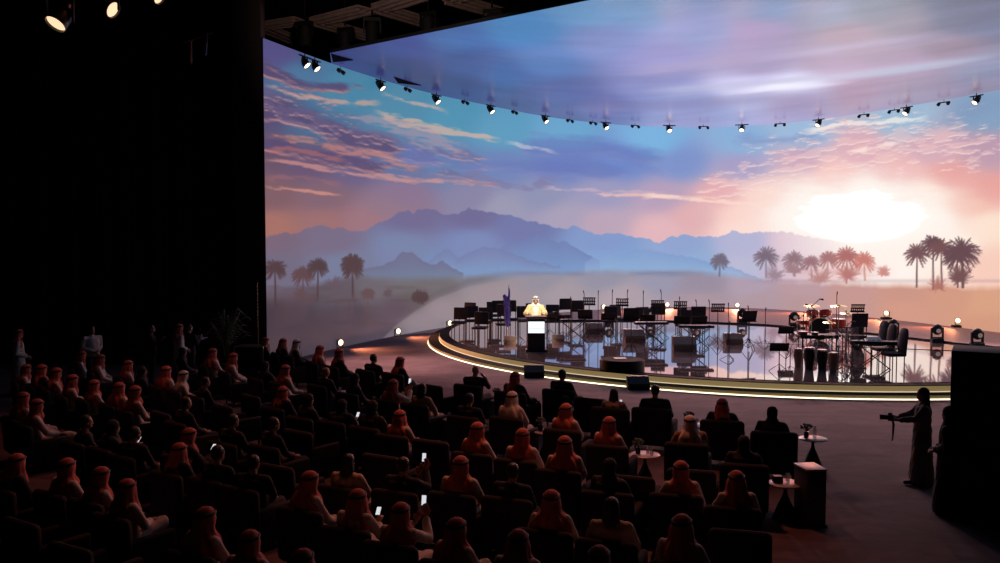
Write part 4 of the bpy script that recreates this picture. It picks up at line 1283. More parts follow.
def body_mesh(p, female=False):
    m = MB(); q = .92 if female else 1
    m.loft([(p['pel'] - V(0, 0, .07), .13 * q, .10, 0), (p['pel'], .165 * q, .12, 0), (p['waist'], .135 * q, .105, 0), (p['chest'], .165 * q, .115, 0), (p['chest'] + V(0, .0, .10), .155 * q, .10, 0), (p['neck'] - V(0, 0, .02), .07, .07, 0)])
    m.caps([p['neck'] - V(0, 0, .06), p['neck'] + V(0, .005, .06)], [.062, .054])
    for s, S_ in ((-1, 'L'), (1, 'R')):
        sh = p['chest'] + V(s * p['sh'] * q, .01, .10)
        m.caps([p['chest'] + V(s * .06, 0, .10), sh, p['el' + S_], p['wr' + S_]], [.065, .056, .042, .028])
        m.caps([p['pel'] + V(s * p['hipw'], 0, 0), p['knee' + S_], p['knee' + S_] * .55 + p['ank' + S_] * .45 - V(0, .012, 0), p['ank' + S_]], [.092, .062, .055, .038])
        m.caps([p['ank' + S_] - V(0, .03, .04), p['ank' + S_] * .5 + p['toe' + S_] * .5 - V(0, 0, .015), p['toe' + S_]], [.036, .036, .026])
        hand(m, p['wr' + S_], p['hd' + S_], s)
    h = p['head']
    m.ball(h + V(0, -.012, .025), (.076, .095, .092), u=24, v=16)
    m.loft([(h + V(0, .02, -.115), .030, .035, 0), (h + V(0, .018, -.09), .050, .062, 0), (h + V(0, .012, -.05), .062, .075, 0), (h + V(0, .005, .0), .070, .085, 0), (h + V(0, .0, .03), .070, .088, 0)])
    m.loft([(h + V(0, .093, -.035), .017, .016, 0), (h + V(0, .091, -.02), .013, .016, 0), (h + V(0, .082, .015), .008, .010, 0)], n=12)
    m.ball(h + V(0, .079, -.065), (.024, .014, .007)).ball(h + V(0, .077, -.076), (.021, .013, .007))
    m.ball(h + V(0, .074, .022), (.05, .018, .010))
    for s in (-1, 1):
        m.ball(h + V(s * .076, -.008, -.005), (.010, .018, .030)).ball(h + V(s * .032, .066, -.018), (.016, .012, .012))
    return remeshed(m, 'body', M['skin'], .0095, 2)

def eye_mesh(p):
    m = MB(); h = p['head']
    for s in (-1, 1):
        m.ball(h + V(s * .031, .081, .002), (.0135, .008, .008), u=12, v=8)
    return m.mesh('eyes', M['eye'])

def hull_limb(m, pts, rs):
    m.caps([V(*x) for x in pts], rs)

def robe_mesh(p, m_, wide=0, fold=.008, standing=False):
    m = MB()
    g = .022 + wide
    m.loft([(p['pel'] - V(0, 0, .08), .165 + g, .12 + g, 0), (p['pel'], .19 + g, .135 + g, 0), (p['waist'], .165 + g, .12 + g, 0), (p['chest'], .18 + g, .12 + g, 0), (p['chest'] + V(0, 0, .10), .17 + g, .105 + g, 0), (p['neck'] - V(0, 0, .03), .08, .08, 0), (p['neck'] + V(0, 0, .005), .062, .062, 0)])
    for s, S_ in ((-1, 'L'), (1, 'R')):
        sh = p['chest'] + V(s * (p['sh'] + wide * .4), .01, .095)
        w = p['el' + S_].lerp(p['wr' + S_], .93)
        m.caps([p['chest'] + V(s * .06, 0, .10), sh, p['el' + S_]], [.078 + wide * .5, .074 + wide * .5, .062 + wide * .7])
        m.cyl(p['el' + S_], w, .062 + wide * .7, .050 + wide, 14)
    if standing:
        m.loft([(V(0, -.01, .035), .26 + wide, .22 + wide, 0), (V(0, 0, .3), .24 + wide, .20 + wide, 0), (V(0, 0, .6), .215 + wide, .17 + wide, 0), (p['pel'], .20 + wide, .15 + wide, 0), (p['waist'], .17 + wide, .13 + wide, 0)], power=2.2)
    else:
        kn = (p['kneeL'] + p['kneeR']) / 2; an = (p['ankL'] + p['ankR']) / 2
        kw = abs(p['kneeR'].x - p['kneeL'].x) / 2 + .085
        for S_, s in (('L', -1), ('R', 1)):
            hem = p['knee' + S_].lerp(p['ank' + S_], .93)
            m.caps([p['pel'] + V(s * .09, 0, 0), p['knee' + S_]], [.118, .088]); m.cyl(p['knee' + S_], hem, .088, .085, 14)
        # cloth stretched between the legs
        hemc = kn.lerp(an, .9)
        a = (p['pel'] + V(0, 0, .03), kn + V(0, 0, .02), hemc)
        for i, (u, v) in enumerate(zip(a[:-1], a[1:])):
            d = (v - u); L = d.length; d.normalize(); x = V(1, 0, 0); n = x.cross(d).normalized()
            rot = Matrix((x, d, n)).transposed()
            m.box((u + v) / 2, (kw * 1.7, L, .10), rot)
    me = remeshed(m, 'robe', m_, .0135, 6, fold)
    if wide >= .03:     # a cloak hangs open down the front
        bm = bmesh.new(); bm.from_mesh(me)
        cut = [f for f in bm.faces if abs(f.calc_center_median().x) < .10 and f.calc_center_median().y > .0 and f.normal.y + f.normal.z * .6 > .1]
        bmesh.ops.delete(bm, geom=cut, context='FACES')
        bm.to_mesh(me); bm.free(); me.shade_smooth()
    return me

def jacket_mesh(p, m_):
    m = MB(); g = .032
    m.loft([(p['pel'] - V(0, 0, .05), .18 + g, .13 + g, 0), (p['pel'] + V(0, 0, .03), .18 + g, .13 + g, 0), (p['waist'], .155 + g, .115 + g, 0), (p['chest'], .19 + g, .12 + g, 0), (p['chest'] + V(0, 0, .10), .18 + g, .105 + g, 0), (p['neck'] - V(0, 0, .03), .08, .08, 0), (p['neck'] + V(0, 0, .01), .064, .064, 0)])
    for s, S_ in ((-1, 'L'), (1, 'R')):
        sh = p['chest'] + V(s * (p['sh'] + .035), .01, .095)
        m.caps([p['chest'] + V(s * .06, 0, .10), sh, p['el' + S_]], [.078, .072, .058]); m.cyl(p['el' + S_], p['el' + S_].lerp(p['wr' + S_], .94), .058, .046, 14)
    return remeshed(m, 'jacket', m_, .0135, 5, .005)

def trouser_mesh(p, m_):
    m = MB()
    m.loft([(p['pel'] - V(0, 0, .09), .15, .12, 0), (p['pel'] + V(0, 0, .06), .165, .13, 0)])
    for s, S_ in ((-1, 'L'), (1, 'R')):
        m.caps([p['pel'] + V(s * .09, 0, 0), p['knee' + S_]], [.108, .078]); m.cyl(p['knee' + S_], p['knee' + S_].lerp(p['ank' + S_], .95), .078, .066, 14)
    return remeshed(m, 'trousers', m_, .0135, 5, .005)

def shoe_mesh(p):
    m = MB()
    for S_ in 'LR':
        a, t = p['ank' + S_], p['toe' + S_]
        m.caps([a + V(0, -.035, -.04), (a + t) / 2 + V(0, 0, -.018), t], [.044, .043, .035])
    return remeshed(m, 'shoes', M['agal'], .012, 2)

def ghutra_mesh(p, m_, style=0):
    """square scarf over the head: cap, open at the face, falling over the shoulders"""
    h = p['head']; bm = bmesh.new(); rr = random.Random(style * 7 + 3)
    # v levels: (z rel. head, rx, ry, yoff, half opening in degrees)
    top = [(.142, .004, .004, -.012, 0), (.138, .036, .042, -.012, 0), (.122, .064, .078, -.012, 0), (.098, .085, .100, -.012, 0), (.062, .098, .114, -.012, 0), (.036, .104, .118, -.012, 30)]
    if style == 0:      # falls freely over both shoulders
        lv = top + [(.005, .112, .120, -.016, 46), (-.04, .118, .122, -.024, 52), (-.085, .118, .120, -.032, 50), (-.12, .135, .126, -.036, 44), (-.155, .185, .142, -.042, 38), (-.20, .232, .160, -.046, 34), (-.27, .255, .175, -.048, 34), (-.35, .262, .185, -.048, 40)]
    elif style == 1:    # ends thrown back, tighter round the neck
        lv = top + [(.005, .110, .118, -.014, 50), (-.04, .112, .116, -.022, 52), (-.085, .106, .110, -.025, 46), (-.12, .118, .118, -.02, 20), (-.155, .165, .135, -.03, 12), (-.20, .215, .152, -.04, 16), (-.25, .235, .165, -.045, 60), (-.29, .24, .172, -.05, 95)]
    else:               # loose, one side folded
        lv = top + [(.005, .120, .122, -.018, 46), (-.04, .130, .126, -.026, 50), (-.085, .134, .126, -.03, 48), (-.13, .150, .132, -.035, 42), (-.17, .200, .150, -.04, 36), (-.23, .240, .165, -.045, 44), (-.30, .25, .175, -.045, 60)]
    N = 44; R = []
    for i, (z, rx, ry, yo, op) in enumerate(lv):
        L = []
        amp = min(max(0, (.06 - z)) * .30, .055)
        for k in range(N + 1):
            f = k / N
            a = math.radians(90 + op) + f * math.radians(360 - 2 * op)
            w = 1 + amp * math.sin(a * 9 + style + z * 8) + amp * .8 * math.sin(a * 5 + 1 + style * 2) 
            x, y = rx * w * math.cos(a), ry * w * math.sin(a)
            if style == 2 and z < -.1: x += .02 * math.sin(f * PI * 2)
            dz = 0.012 * math.sin(a * 4 + style) * (z < -.2)
            L.append(bm.verts.new(h + V(x, y + yo, z + dz)))
        R.append(L)
    for i in range(len(R) - 1):
        for k in range(N):
            bm.faces.new((R[i][k], R[i + 1][k], R[i + 1][k + 1], R[i][k + 1]))
    bmesh.ops.remove_doubles(bm, verts=bm.verts, dist=.0012)
    bmesh.ops.recalc_face_normals(bm, faces=bm.faces)
    me = bpy.data.meshes.new('headscarf'); bm.to_mesh(me); bm.free(); me.materials.append(m_)
    o = bpy.data.objects.new('tmp', me)
    sb = o.modifiers.new('s', 'SUBSURF'); sb.levels = sb.render_levels = 1
    so = o.modifiers.new('t', 'SOLIDIFY'); so.thickness = .006; so.offset = 1
    out = evaluate(o)
    out.name = 'headscarf'; out.shade_smooth()
    return out

def agal_mesh(p):
    h = p['head']; m = MB()
    for dz in (0, .017):
        m.tube([h + V(.100 * math.cos(a), -.012 + .116 * math.sin(a), .058 + dz + .012 * math.sin(a)) for a in np.linspace(0, 2 * PI, 29)], .0105, 8)
    return m.mesh('head_cord', M['agal'])

def hair_mesh(p, long=False):
    h = p['head']; m = MB()
    m.ball(h + V(0, -.024, .036), (.088, .098, .096), u=24, v=16)
    if long:
        m.loft([(h + V(0, -.04, .05), .085, .08, 0), (h + V(0, -.055, -.04), .098, .07, 0), (h + V(0, -.07, -.12), .105, .06, 0), (h + V(0, -.085, -.2), .10, .05, 0), (h + V(0, -.09, -.24), .07, .03, 0)])
    else:
        m.loft([(h + V(0, -.055, .0), .080, .052, 0), (h + V(0, -.055, -.06), .062, .040, 0)])
    return remeshed(m, 'hair', M['hair'], .009, 2, .006, 60)

def hijab_mesh(p, m_):
    h = p['head']; m = MB()
    m.ball(h + V(0, -.02, .03), (.098, .110, .108), u=24, v=16)
    m.loft([(h + V(0, -.028, .02), .094, .095, 0), (h + V(0, -.03, -.07), .090, .090, 0), (h + V(0, -.03, -.14), .125, .11, 0), (h + V(0, -.035, -.20), .20, .14, 0), (h + V(0, -.03, -.28), .22, .15, 0)])
    return remeshed(m, 'hijab', m_, .011, 4, .006, 20)

MC = {}
def cached(key, fn, *a):
    if key not in MC:
        MC[key] = fn(*a)
    return MC[key]

def mk_person(pose, fit, style=0):
    def f():
        p = POSES[pose]; st = pose in ('stand', 'speak', 'film', 'hold')
        r = empty('person')
        fem = fit in ('A', 'C', 'D')
        link('body', cached(('b', pose, fem), body_mesh, p, fem), r)
        link('eyes', cached(('e', pose), eye_mesh, p), r)
        link('shoes', cached(('s', pose), shoe_mesh, p), r)
        if fit[0] in 'RWG':
            mm = M['wghutra'] if fit[0] in 'WG' else M['ghutra']
            link('headscarf', cached(('g', pose, fit[0], style), ghutra_mesh, p, mm, style), r)
            link('head_cord', cached(('a', pose), agal_mesh, p), r)
            link('robe', cached(('r', pose), robe_mesh, p, M['thobe'], 0, .008, st), r)
            if fit[1:] == 'B': link('cloak', cached(('c', pose, 'B'), robe_mesh, p, M['suit'], .03, .012, st), r)
            if fit[1:] == 'N': link('cloak', cached(('c', pose, 'N'), robe_mesh, p, M['brownrobe'], .03, .012, st), r)
            if fit[0] == 'G': link('cloak', cached(('c', pose, 'G'), robe_mesh, p, M['gold'], .03, .012, st), r)
        elif fit == 'S' or fit == 'H':
            link('jacket', cached(('j', pose), jacket_mesh, p, M['suit']), r)
            link('trousers', cached(('t', pose), trouser_mesh, p, M['suit']), r)
            if fit == 'S': link('hair', cached(('h', pose), hair_mesh, p), r)
        elif fit == 'V':    # pale shirt under a dark vest look: pale jacket, dark hair
            link('jacket', cached(('jv', pose), jacket_mesh, p, M['thobe']), r)
            link('trousers', cached(('t', pose), trouser_mesh, p, M['suit']), r)
            link('hair', cached(('h', pose), hair_mesh, p), r)
        elif fit == 'A':
            link('abaya', cached(('ab', pose), robe_mesh, p, M['abaya'], .012, .010, st), r)
            link('hijab', cached(('hj', pose), hijab_mesh, p, M['abaya']), r)
        elif fit == 'C':
            link('dress', cached(('cr', pose), robe_mesh, p, M['cream'], .0, .010, st), r)
            link('hair', cached(('hl', pose), hair_mesh, p, True), r)
        elif fit == 'D':
            link('dress', cached(('dr', pose), robe_mesh, p, M['dress'], .0, .012, st), r)
            link('hair', cached(('hl', pose), hair_mesh, p, True), r)
        return r
    return f
PP = {}
def person(loc, rz, pose, fit, style, label, group=None, s=1):
    k = (pose, fit, style)
    if k not in PP: PP[k] = Proto(mk_person(*k))
    return PP[k].place(loc, rz, label, 'person', group, s)

def mk_arm(w=.74, hb=.86, rnd=.075):
    def f():
        r = empty('armchair')
        MB().box((0, .03, .20), (w - .02, .62, .16), bevel=.03).build('seat_base', M['chair'], r)
        MB().box((0, .05, .35), (w - .20, .58, .15), bevel=.05, seg=3).build('seat_cushion', M['chair'], r)
        MB().box((0, -.355, .54), (w, .15, hb - .14), Matrix.Rotation(.06, 3, 'X'), bevel=rnd, seg=4).build('backrest', M['chair'], r)
        for sx in (-1, 1):
            MB().box((sx * (w / 2 - .055), .0, .38), (.11, .68, .46), bevel=.045, seg=3).build('armrest', M['chair'], r)
            for sy in (-1, 1):
                MB().cyl((sx * (w / 2 - .07), .03 + sy * .26, .0), (sx * (w / 2 - .06), .03 + sy * .25, .13), .018, .025, 8).build('leg', M['chair_leg'], r)
        return r
    return f
armch = Proto(mk_arm()); bigch = Proto(mk_arm(.82, .90, .07))

ST = V(9.5, 34.5, 0)
# (head px, head py, pose, outfit, scarf style, what singles the person out)
A = [
 # front right block, row by row from the stage
 (373.5, 358, 'lap', 'S', 0, 'person in dark suit seated alone near the carpet edge, left of the stage'),
 (401, 361, 'lap', 'RB', 0, 'man in checked headscarf and black cloak, front row left of the stage steps'),
 (471.7, 371, 'chin', 'H', 0, 'bald person in dark suit with a hand raised to the chin'),
 (517.5, 378, 'arm', 'RB', 1, 'man in orange-lit headscarf and black cloak, front row below the small left speaker'),
 (562, 375.5, 'arm', 'S', 0, 'person in dark suit with short hair, front row just right of the lectern'),
 (614, 392, 'look', 'C', 1, 'long-haired person holding up a phone in the front row, centre'),
 (654, 392, 'arm', 'S', 1, 'person in dark suit in front of the small centre speaker'),
 (723, 403, 'arm', 'RB', 2, 'broad man in checked headscarf and black cloak, front row right'),
 (773.5, 413, 'lap', 'A', 0, 'woman in black hijab at the right end of the front row'),
 (393.5, 384, 'phone', 'R', 0, 'man in bright red headscarf holding a lit phone to his face'),
 (422.5, 388, 'lap', 'C', 0, 'dark-haired person in cream top beside the bright red headscarf'),
 (474, 399, 'lap', 'S', 2, 'person in dark suit behind the bald person'),
 (508.5, 399, 'lap', 'W', 0, 'man in white headscarf and cream robe lit warm, second row'),
 (567, 410, 'cross', 'R', 0, 'man in red headscarf with white robe sleeve, second row right of the white headscarf'),
 (611, 424, 'lap', 'R', 0, 'person in wide triangular orange-red shawl, second row centre'),
 (688, 422, 'lap', 'WN', 0, 'man in white headscarf and brown cloak, second row right'),
 (736, 440, 'lap', 'A', 0, 'black-veiled person in the second row behind the broad cloaked man'),
 (400, 415, 'cross', 'R', 2, 'man in dim red headscarf with crossed legs and a lit phone at his knee'),
 (479, 431, 'lap', 'R', 0, 'man in dark red headscarf behind the pale headscarf man on his left'),
 (522, 437, 'lap', 'R', 1, 'man in red headscarf wrapped at the neck, third row centre-left'),
 (563, 446, 'lap', 'R', 0, 'man in draped red headscarf behind the man with the white sleeve'),
 (613, 464, 'lap', 'A', 0, 'black-veiled person behind the wide orange-red shawl'),
 (676, 467, 'arm', 'R', 1, 'man in red headscarf and pale robe, third row, left neighbour of the table side man'),
 (724, 478, 'arm', 'R', 2, 'man in red headscarf and pale robe, third row, nearest the tissue box table'),
 (454, 466, 'lap', 'R', 1, 'man in red headscarf and cream robe left of the bare-headed dark suit'),
 (508, 470, 'lap', 'S', 0, 'bare-headed person in dark suit, fourth row centre'),
 (550, 499, 'cross', 'R', 0, 'man in red checked headscarf turning right, fourth row centre'),
 (611, 508, 'lap', 'C', 2, 'dark-haired person in cream robe, fourth row right of the checked headscarf'),
 (684.5, 528, 'lap', 'R', 2, 'man in orange-brown headscarf at the bottom right of the seating'),
 (396, 510, 'phone', 'R', 1, 'man in red headscarf raising a phone in both hands, bottom centre-left'),
 (361, 498, 'look', 'R', 2, 'man in checked headscarf looking down at a bluish phone'),
 (312, 481, 'lap', 'R', 0, 'man in red headscarf alone in dark seats at lower left'),
 (460, 527, 'cross', 'R', 0, 'man in red headscarf and cream robe with knees apart at the bottom edge, centre-left'),
 (517, 541, 'lap', 'R', 2, 'headscarfed man at the bottom frame edge, centre'),
 (599, 560, 'lap', 'R', 1, 'top of a red headscarf at the bottom frame edge, right of centre'),
 (303, 559, 'lap', 'R', 2, 'top of a red headscarf at the bottom frame edge, lower left'),
 (207, 520, 'lap', 'R', 0, 'man in long red headscarf at lower left, left one of a pair'),
 (249, 539, 'lap', 'R', 1, 'man in red headscarf at lower left, right one of a pair'),
 (59, 464, 'lap', 'R', 1, 'man in red headscarf and pale robe at far lower left'),
 (93, 474, 'lap', 'R', 0, 'man in long checked headscarf, second of three at far lower left'),
 (122, 486, 'cross', 'R', 2, 'man in red headscarf and cream robe with crossed legs at lower left'),
 # left block
 (267, 341, 'lap', 'RB', 0, 'man in headscarf in the back row nearest the screen corner'),
 (282, 341.5, 'lap', 'RB', 2, 'man in red headscarf and dark cloak, second along the row below the screen corner'),
 (297.5, 345, 'lap', 'WB', 0, 'man in white headscarf and black cloak below the screen corner'),
 (320.5, 350, 'lap', 'R', 0, 'man in draped red headscarf left of the glowing floor lamp'),
 (340, 354, 'lap', 'RB', 1, 'man in red headscarf and dark cloak right below the glowing floor lamp'),
 (265, 365, 'lap', 'A', 0, 'veiled person with lit cheek left of the red headscarf with reaching hand'),
 (286, 369, 'arm', 'R', 0, 'man in bright red headscarf with white sleeve resting forward'),
 (326, 371, 'lap', 'H', 0, 'bare-headed balding person lit orange behind the draped headscarf'),
 (356, 378, 'lap', 'A', 0, 'dark veiled person left of the bright red headscarf'),
 (283, 391, 'lap', 'RB', 1, 'man in dim red headscarf and dark cloak, third row of the left block'),
 (312.5, 400, 'lap', 'A', 1, 'dark veiled person right of the dim cloaked headscarf'),
 (335, 403, 'look', 'A', 0, 'dark veiled person looking at a bright phone'),
 (372, 408, 'lap', 'A', 2, 'dark veiled person beside the table glasses'),
 (212.7, 354, 'lap', 'R', 0, 'man in red headscarf, left one of the pair by the flight case'),
 (234, 359, 'lap', 'R', 2, 'man in red headscarf, right one of the pair by the flight case'),
 (163.7, 371, 'lap', 'R', 0, 'man in red headscarf left of the pinkish white headscarf'),
 (182, 374.5, 'lap', 'W', 0, 'man in pinkish white headscarf in the left block'),
 (128.5, 364, 'lap', 'R', 2, 'man in red headscarf behind the others in the upper left row'),
 (206, 381, 'lap', 'S', 0, 'dark figure with faintly lit cheek right of the white headscarf'),
 (187, 404, 'lap', 'S', 1, 'dark figure with dim lit face in the middle of the left block'),
 (136, 393, 'arm', 'R', 1, 'man in red headscarf with arm stretched forward on the armrest'),
 (119, 388, 'lap', 'R', 0, 'man in red headscarf just left of the man with the outstretched arm'),
 (146.5, 371, 'lap', 'A', 1, 'dark small figure between two red headscarves in the upper left row'),
 (183, 351, 'lap', 'A', 0, 'dark figure seated before the standing group'),
 (239, 423, 'lap', 'S', 0, 'dim figure in dark suit in the middle left rows, left one of two'),
 (270, 424, 'lap', 'S', 2, 'dim figure in dark suit in the middle left rows, right one of two'),
 (185, 433, 'look', 'RB', 0, 'dim figure in dark cloak looking at a lit phone'),
 (151, 437, 'lap', 'S', 0, 'dim figure with lit chin left of the phone user'),
 (207, 452, 'lap', 'S', 1, 'dark-suited figure with pale collar, left one of two'),
 (231, 458, 'lap', 'S', 2, 'dark-suited figure with pale collar, right one of two'),
 (169, 446, 'lap', 'RB', 2, 'dim cloaked figure left of the pale collars'),
 (93, 423, 'lap', 'S', 0, 'dim figure with faint lit face right of the stretched-out legs'),
 (26.6, 368, 'lap', 'R', 1, 'man with pale lit scarf at the far left edge, leftmost of the row of five'),
 (42.6, 371.5, 'lap', 'RB', 0, 'man in dark red headscarf, second of the five at far left'),
 (56.5, 374, 'lap', 'R', 0, 'man in red headscarf, third of the five at far left'),
 (74.6, 381, 'lap', 'R', 2, 'man in red headscarf, fourth of the five at far left'),
 (92.7, 383, 'lap', 'R', 1, 'man in headscarf and pale robe, rightmost of the five at far left'),
 (23.5, 400, 'lap', 'R', 0, 'man in red headscarf at the left edge behind the stretched-out legs'),
 (38, 406, 'stretch', 'R', 1, 'man in headscarf and pale robe stretching his legs forward at far left'),
 (29.5, 466, 'lap', 'RB', 2, 'dim cloaked figure at the far left edge of the lower rows'),
 (82, 355, 'lap', 'R', 2, 'seated person before the man in pale jacket, left one'),
 (101, 359, 'lap', 'R', 1, 'seated person before the man in pale jacket, right one'),
 (415, 466, 'phone', 'S', 0, 'dark figure holding a bright phone up, centre-left'),
 (348, 461, 'lap', 'C', 0, 'dim person in pinkish top behind a dark seat, centre-left'),
 (130, 431, 'look', 'A', 0, 'dark veiled figure with a small phone glow at left'),
]
HZ = 1.20
seats = []
for a in A:
    q = P(a[0], a[1], HZ)
    d = ST - q
    rz = math.atan2(-d.x, d.y)
    f = Vector((-math.sin(rz), math.cos(rz), 0))
    base = Vector((q.x, q.y, 0)) + f * .115            # head sits behind the seat centre
    seats.append([base, rz, a])
# keep neighbours apart: chairs are .72 wide and .8 deep
def relax(S, n=120, w=.76, dp=.92):
    home = [s[0].copy() for s in S]
    for it in range(n):
        for i in range(len(S)):
            for j in range(i + 1, len(S)):
                d = S[j][0] - S[i][0]
                if d.length > 1.3: continue
                m = (S[i][1] + S[j][1]) / 2
                f = Vector((-math.sin(m), math.cos(m), 0)); s = Vector((f.y, -f.x, 0))
                u, v = d.dot(s), d.dot(f)
                ou, ov = w - abs(u), dp - abs(v)
                if ou > 0 and ov > 0:
                    if ou <= ov * 1.5: mv = s * (ou / 2 * (1 if u >= 0 else -1))
                    else: mv = f * (ov / 2 * (1 if v >= 0 else -1))
                    S[j][0] += mv * .5; S[i][0] -= mv * .5
        for k, s in enumerate(S):
            s[0] += (home[k] - s[0]) * .02
relax(seats)
EMPTY = [(433, 385, 'empty rounded armchair left of the bald person'), (498, 395, 'empty armchair between the bald person and the white headscarf'), (590, 398, 'empty armchair left of the phone-holding person in the front row'),
         (700, 470, 'empty armchair between two men in the third row'), (640, 478, 'empty armchair left of the third row pair'), (430, 440, 'empty armchair left of the dark red headscarf'), (350, 428, 'empty dark armchair below the bright phone'), (300, 430, 'empty dark armchair in the middle left rows'),
         (275, 465, 'empty dark armchair behind the lone red headscarf'), (240, 490, 'empty dark armchair at lower left beside the aisle'), (170, 478, 'empty dark armchair at lower left in the long dark row'), (130, 458, 'empty dark armchair left in the long dark row'),
         (75, 440, 'empty dark armchair at far left behind the three headscarves'), (330, 530, 'empty dark armchair at the bottom, right of the pair'), (420, 545, 'empty dark armchair at the bottom, left of the man with knees apart'), (30, 520, 'empty dark armchair at the bottom left corner'),
         (70, 545, 'empty dark armchair second from the bottom left corner'), (640, 545, 'empty dark armchair at the bottom, left of the orange-brown headscarf'), (740, 530, 'empty dark armchair at the bottom, right of the orange-brown headscarf'), (560, 545, 'empty dark armchair at the bottom centre'),
         (380, 455, 'empty dark armchair left of the raised bright phone'), (60, 398, 'empty dark armchair behind the row of five'), (250, 395, 'empty dark armchair left of the dim cloaked headscarf'), (160, 412, 'empty dark armchair before the outstretched arm'),
         (222, 405, 'empty dark armchair in the middle of the left block'), (445, 505, 'empty dark armchair behind the man with knees apart')]
allS = list(seats)
es = []
for x, y, lab in EMPTY:
    q = P(x, y, .9); d = ST - q; rz = math.atan2(-d.x, d.y)
    f = Vector((-math.sin(rz), math.cos(rz), 0))
    e = [Vector((q.x, q.y, 0)) + f * .38, rz, lab]
    if min((e[0] - s[0]).length for s in allS) > .62:
        allS.append(e); es.append(e)
relax(allS, 60)
for i, (base, rz, a) in enumerate(seats):
    jit = random.Random(i).uniform(-.3, .3)
    front = i < 9
    s = 1 + random.Random(i + 50).uniform(-.03, .03)
    person(base, rz + jit, a[2], a[3], a[4], a[5], None, s)
    short = ' '.join(a[5].split()[:12]).rstrip(',')
    (bigch if front else armch).place(base, rz, 'dark armchair under the ' + short, 'armchair', 'dark upholstered armchairs')
for base, rz, lab in es:
    armch.place(base, rz, lab, 'armchair', 'dark upholstered armchairs')

# phones in hands (things of their own)
def phone_at(px, py, dist_z, label, rz=0, tilt=.5, lit=True, s=1):
    e = empty('phone', P(px, py, dist_z), rz)
    MB().box((0, 0, 0), (.075, .009, .155), Matrix.Rotation(-tilt, 3, 'X'), bevel=.004).build('case', M['phone'], e)
    MB().box(Matrix.Rotation(-tilt, 3, 'X') @ V(0, -.0055, 0), (.068, .002, .145), Matrix.Rotation(-tilt, 3, 'X')).build('screen', M['phonescreen'], e)
    e.scale = (s, s, s)
    tag(e, label, 'phone', 'lit phones in hands')
def seat_of(txt):
    for s in seats:
        if txt in s[2][5]: return s
def phone_for(txt, label, pose, tilt=.3):
    b, rz, a = seat_of(txt)
    p = POSES[pose]
    w = p['wrR'] + p['hdR'].normalized() * .13 + V(-.05, .01, .03)
    rot = Matrix.Rotation(rz, 3, 'Z')
    e = empty('phone', b + rot @ w, rz * .3)
    e.scale = (.8, .8, .8)
    R_ = Matrix.Rotation(-tilt, 3, 'X')
    MB().box((0, 0, 0), (.078, .009, .155), R_, bevel=.004).build('case', M['phone'], e)
    MB().box(R_ @ V(0, -.0055, 0), (.068, .002, .145), R_).build('screen', M['phonescreen'], e)
    tag(e, label, 'phone', 'lit phones in hands')
phone_for('bright red headscarf holding a lit phone', 'lit phone held by the man in bright red headscarf', 'phone')
phone_for('raising a phone in both hands', 'bright square phone raised by the man at bottom centre-left', 'phone')
phone_for('dark figure holding a bright phone up', 'bright upright phone held up by the dark figure centre-left', 'phone')
phone_for('looking down at a bluish phone', 'bluish lit phone held low at lower left', 'look', .9)
phone_for('looking at a bright phone', 'bright phone held by the dark veiled person in the left block', 'look', .9)
phone_for('dark cloak looking at a lit phone', 'small lit phone in the middle left rows', 'look', .9)
phone_for('small phone glow at left', 'tiny glowing phone at far left rows', 'look', .9)
phone_for('holding up a phone in the front row', 'dim phone held up in the front row centre', 'look', .5)

# ---------------- side tables with their glasses and flowers
def mk_table():
    r = empty('side_table')
    MB().lathe([(0, 0), (.19, 0), (.19, .02), (.11, .22), (.045, .36), (.028, .42), (.028, .5), (.05, .53), (0, .53)], n=28).build('pedestal', M['metal'], r)
    MB().lathe([(0, .53), (.25, .53), (.265, .54), (.265, .552), (.255, .56), (0, .56)], n=36).build('table_top', M['tabletop'], r)
    return r
tablep = Proto(mk_table)
def mk_glass():
    r = empty('drinking_glass')
    MB().lathe([(0, 0), (.028, 0), (.034, .12), (.031, .12), (.025, .008), (0, .008)], n=16).build('bowl', M['glass'], r)
    return r
def mk_bottle():
    r = empty('water_bottle')
    MB().lathe([(0, 0), (.032, 0), (.033, .13), (.014, .18), (.014, .2), (0, .2)], n=16).build('bottle_body', M['glass'], r)
    MB().lathe([(0, .2), (.016, .2), (.016, .22), (0, .22)], n=16).build('cap', M['paper'], r)
    return r
def mk_vase():
    r = empty('flower_vase')
    MB().lathe([(0, 0), (.04, 0), (.05, .06), (.035, .12), (0, .12)], n=16).build('vase', M['metal'], r)
    rr = random.Random(4); m = MB()
    for i in range(26):
        a, t = rr.uniform(0, 6.28), rr.uniform(.1, 1)
        d = V(math.cos(a) * t * .10, math.sin(a) * t * .10, .14 + rr.uniform(0, .12))
        m.cyl((0, 0, .1), d, .003, .002, 5)
        m.ball(d, (.026, .026, .010), Matrix.Rotation(a, 3, 'Z') @ Matrix.Rotation(rr.uniform(-.9, .9), 3, 'X'), 8, 5)
    m.build('leaves', M['plant'], r)
    return r
def mk_box():
    r = empty('tissue_box')
    MB().box((0, 0, .05), (.14, .12, .10), bevel=.006).build('box', M['black'], r)
    MB().box((0, 0, .102), (.12, .10, .004)).build('lid', M['paper'], r)
    return r
gl, bo, va, bx_ = Proto(mk_glass), Proto(mk_bottle), Proto(mk_vase), Proto(mk_box)
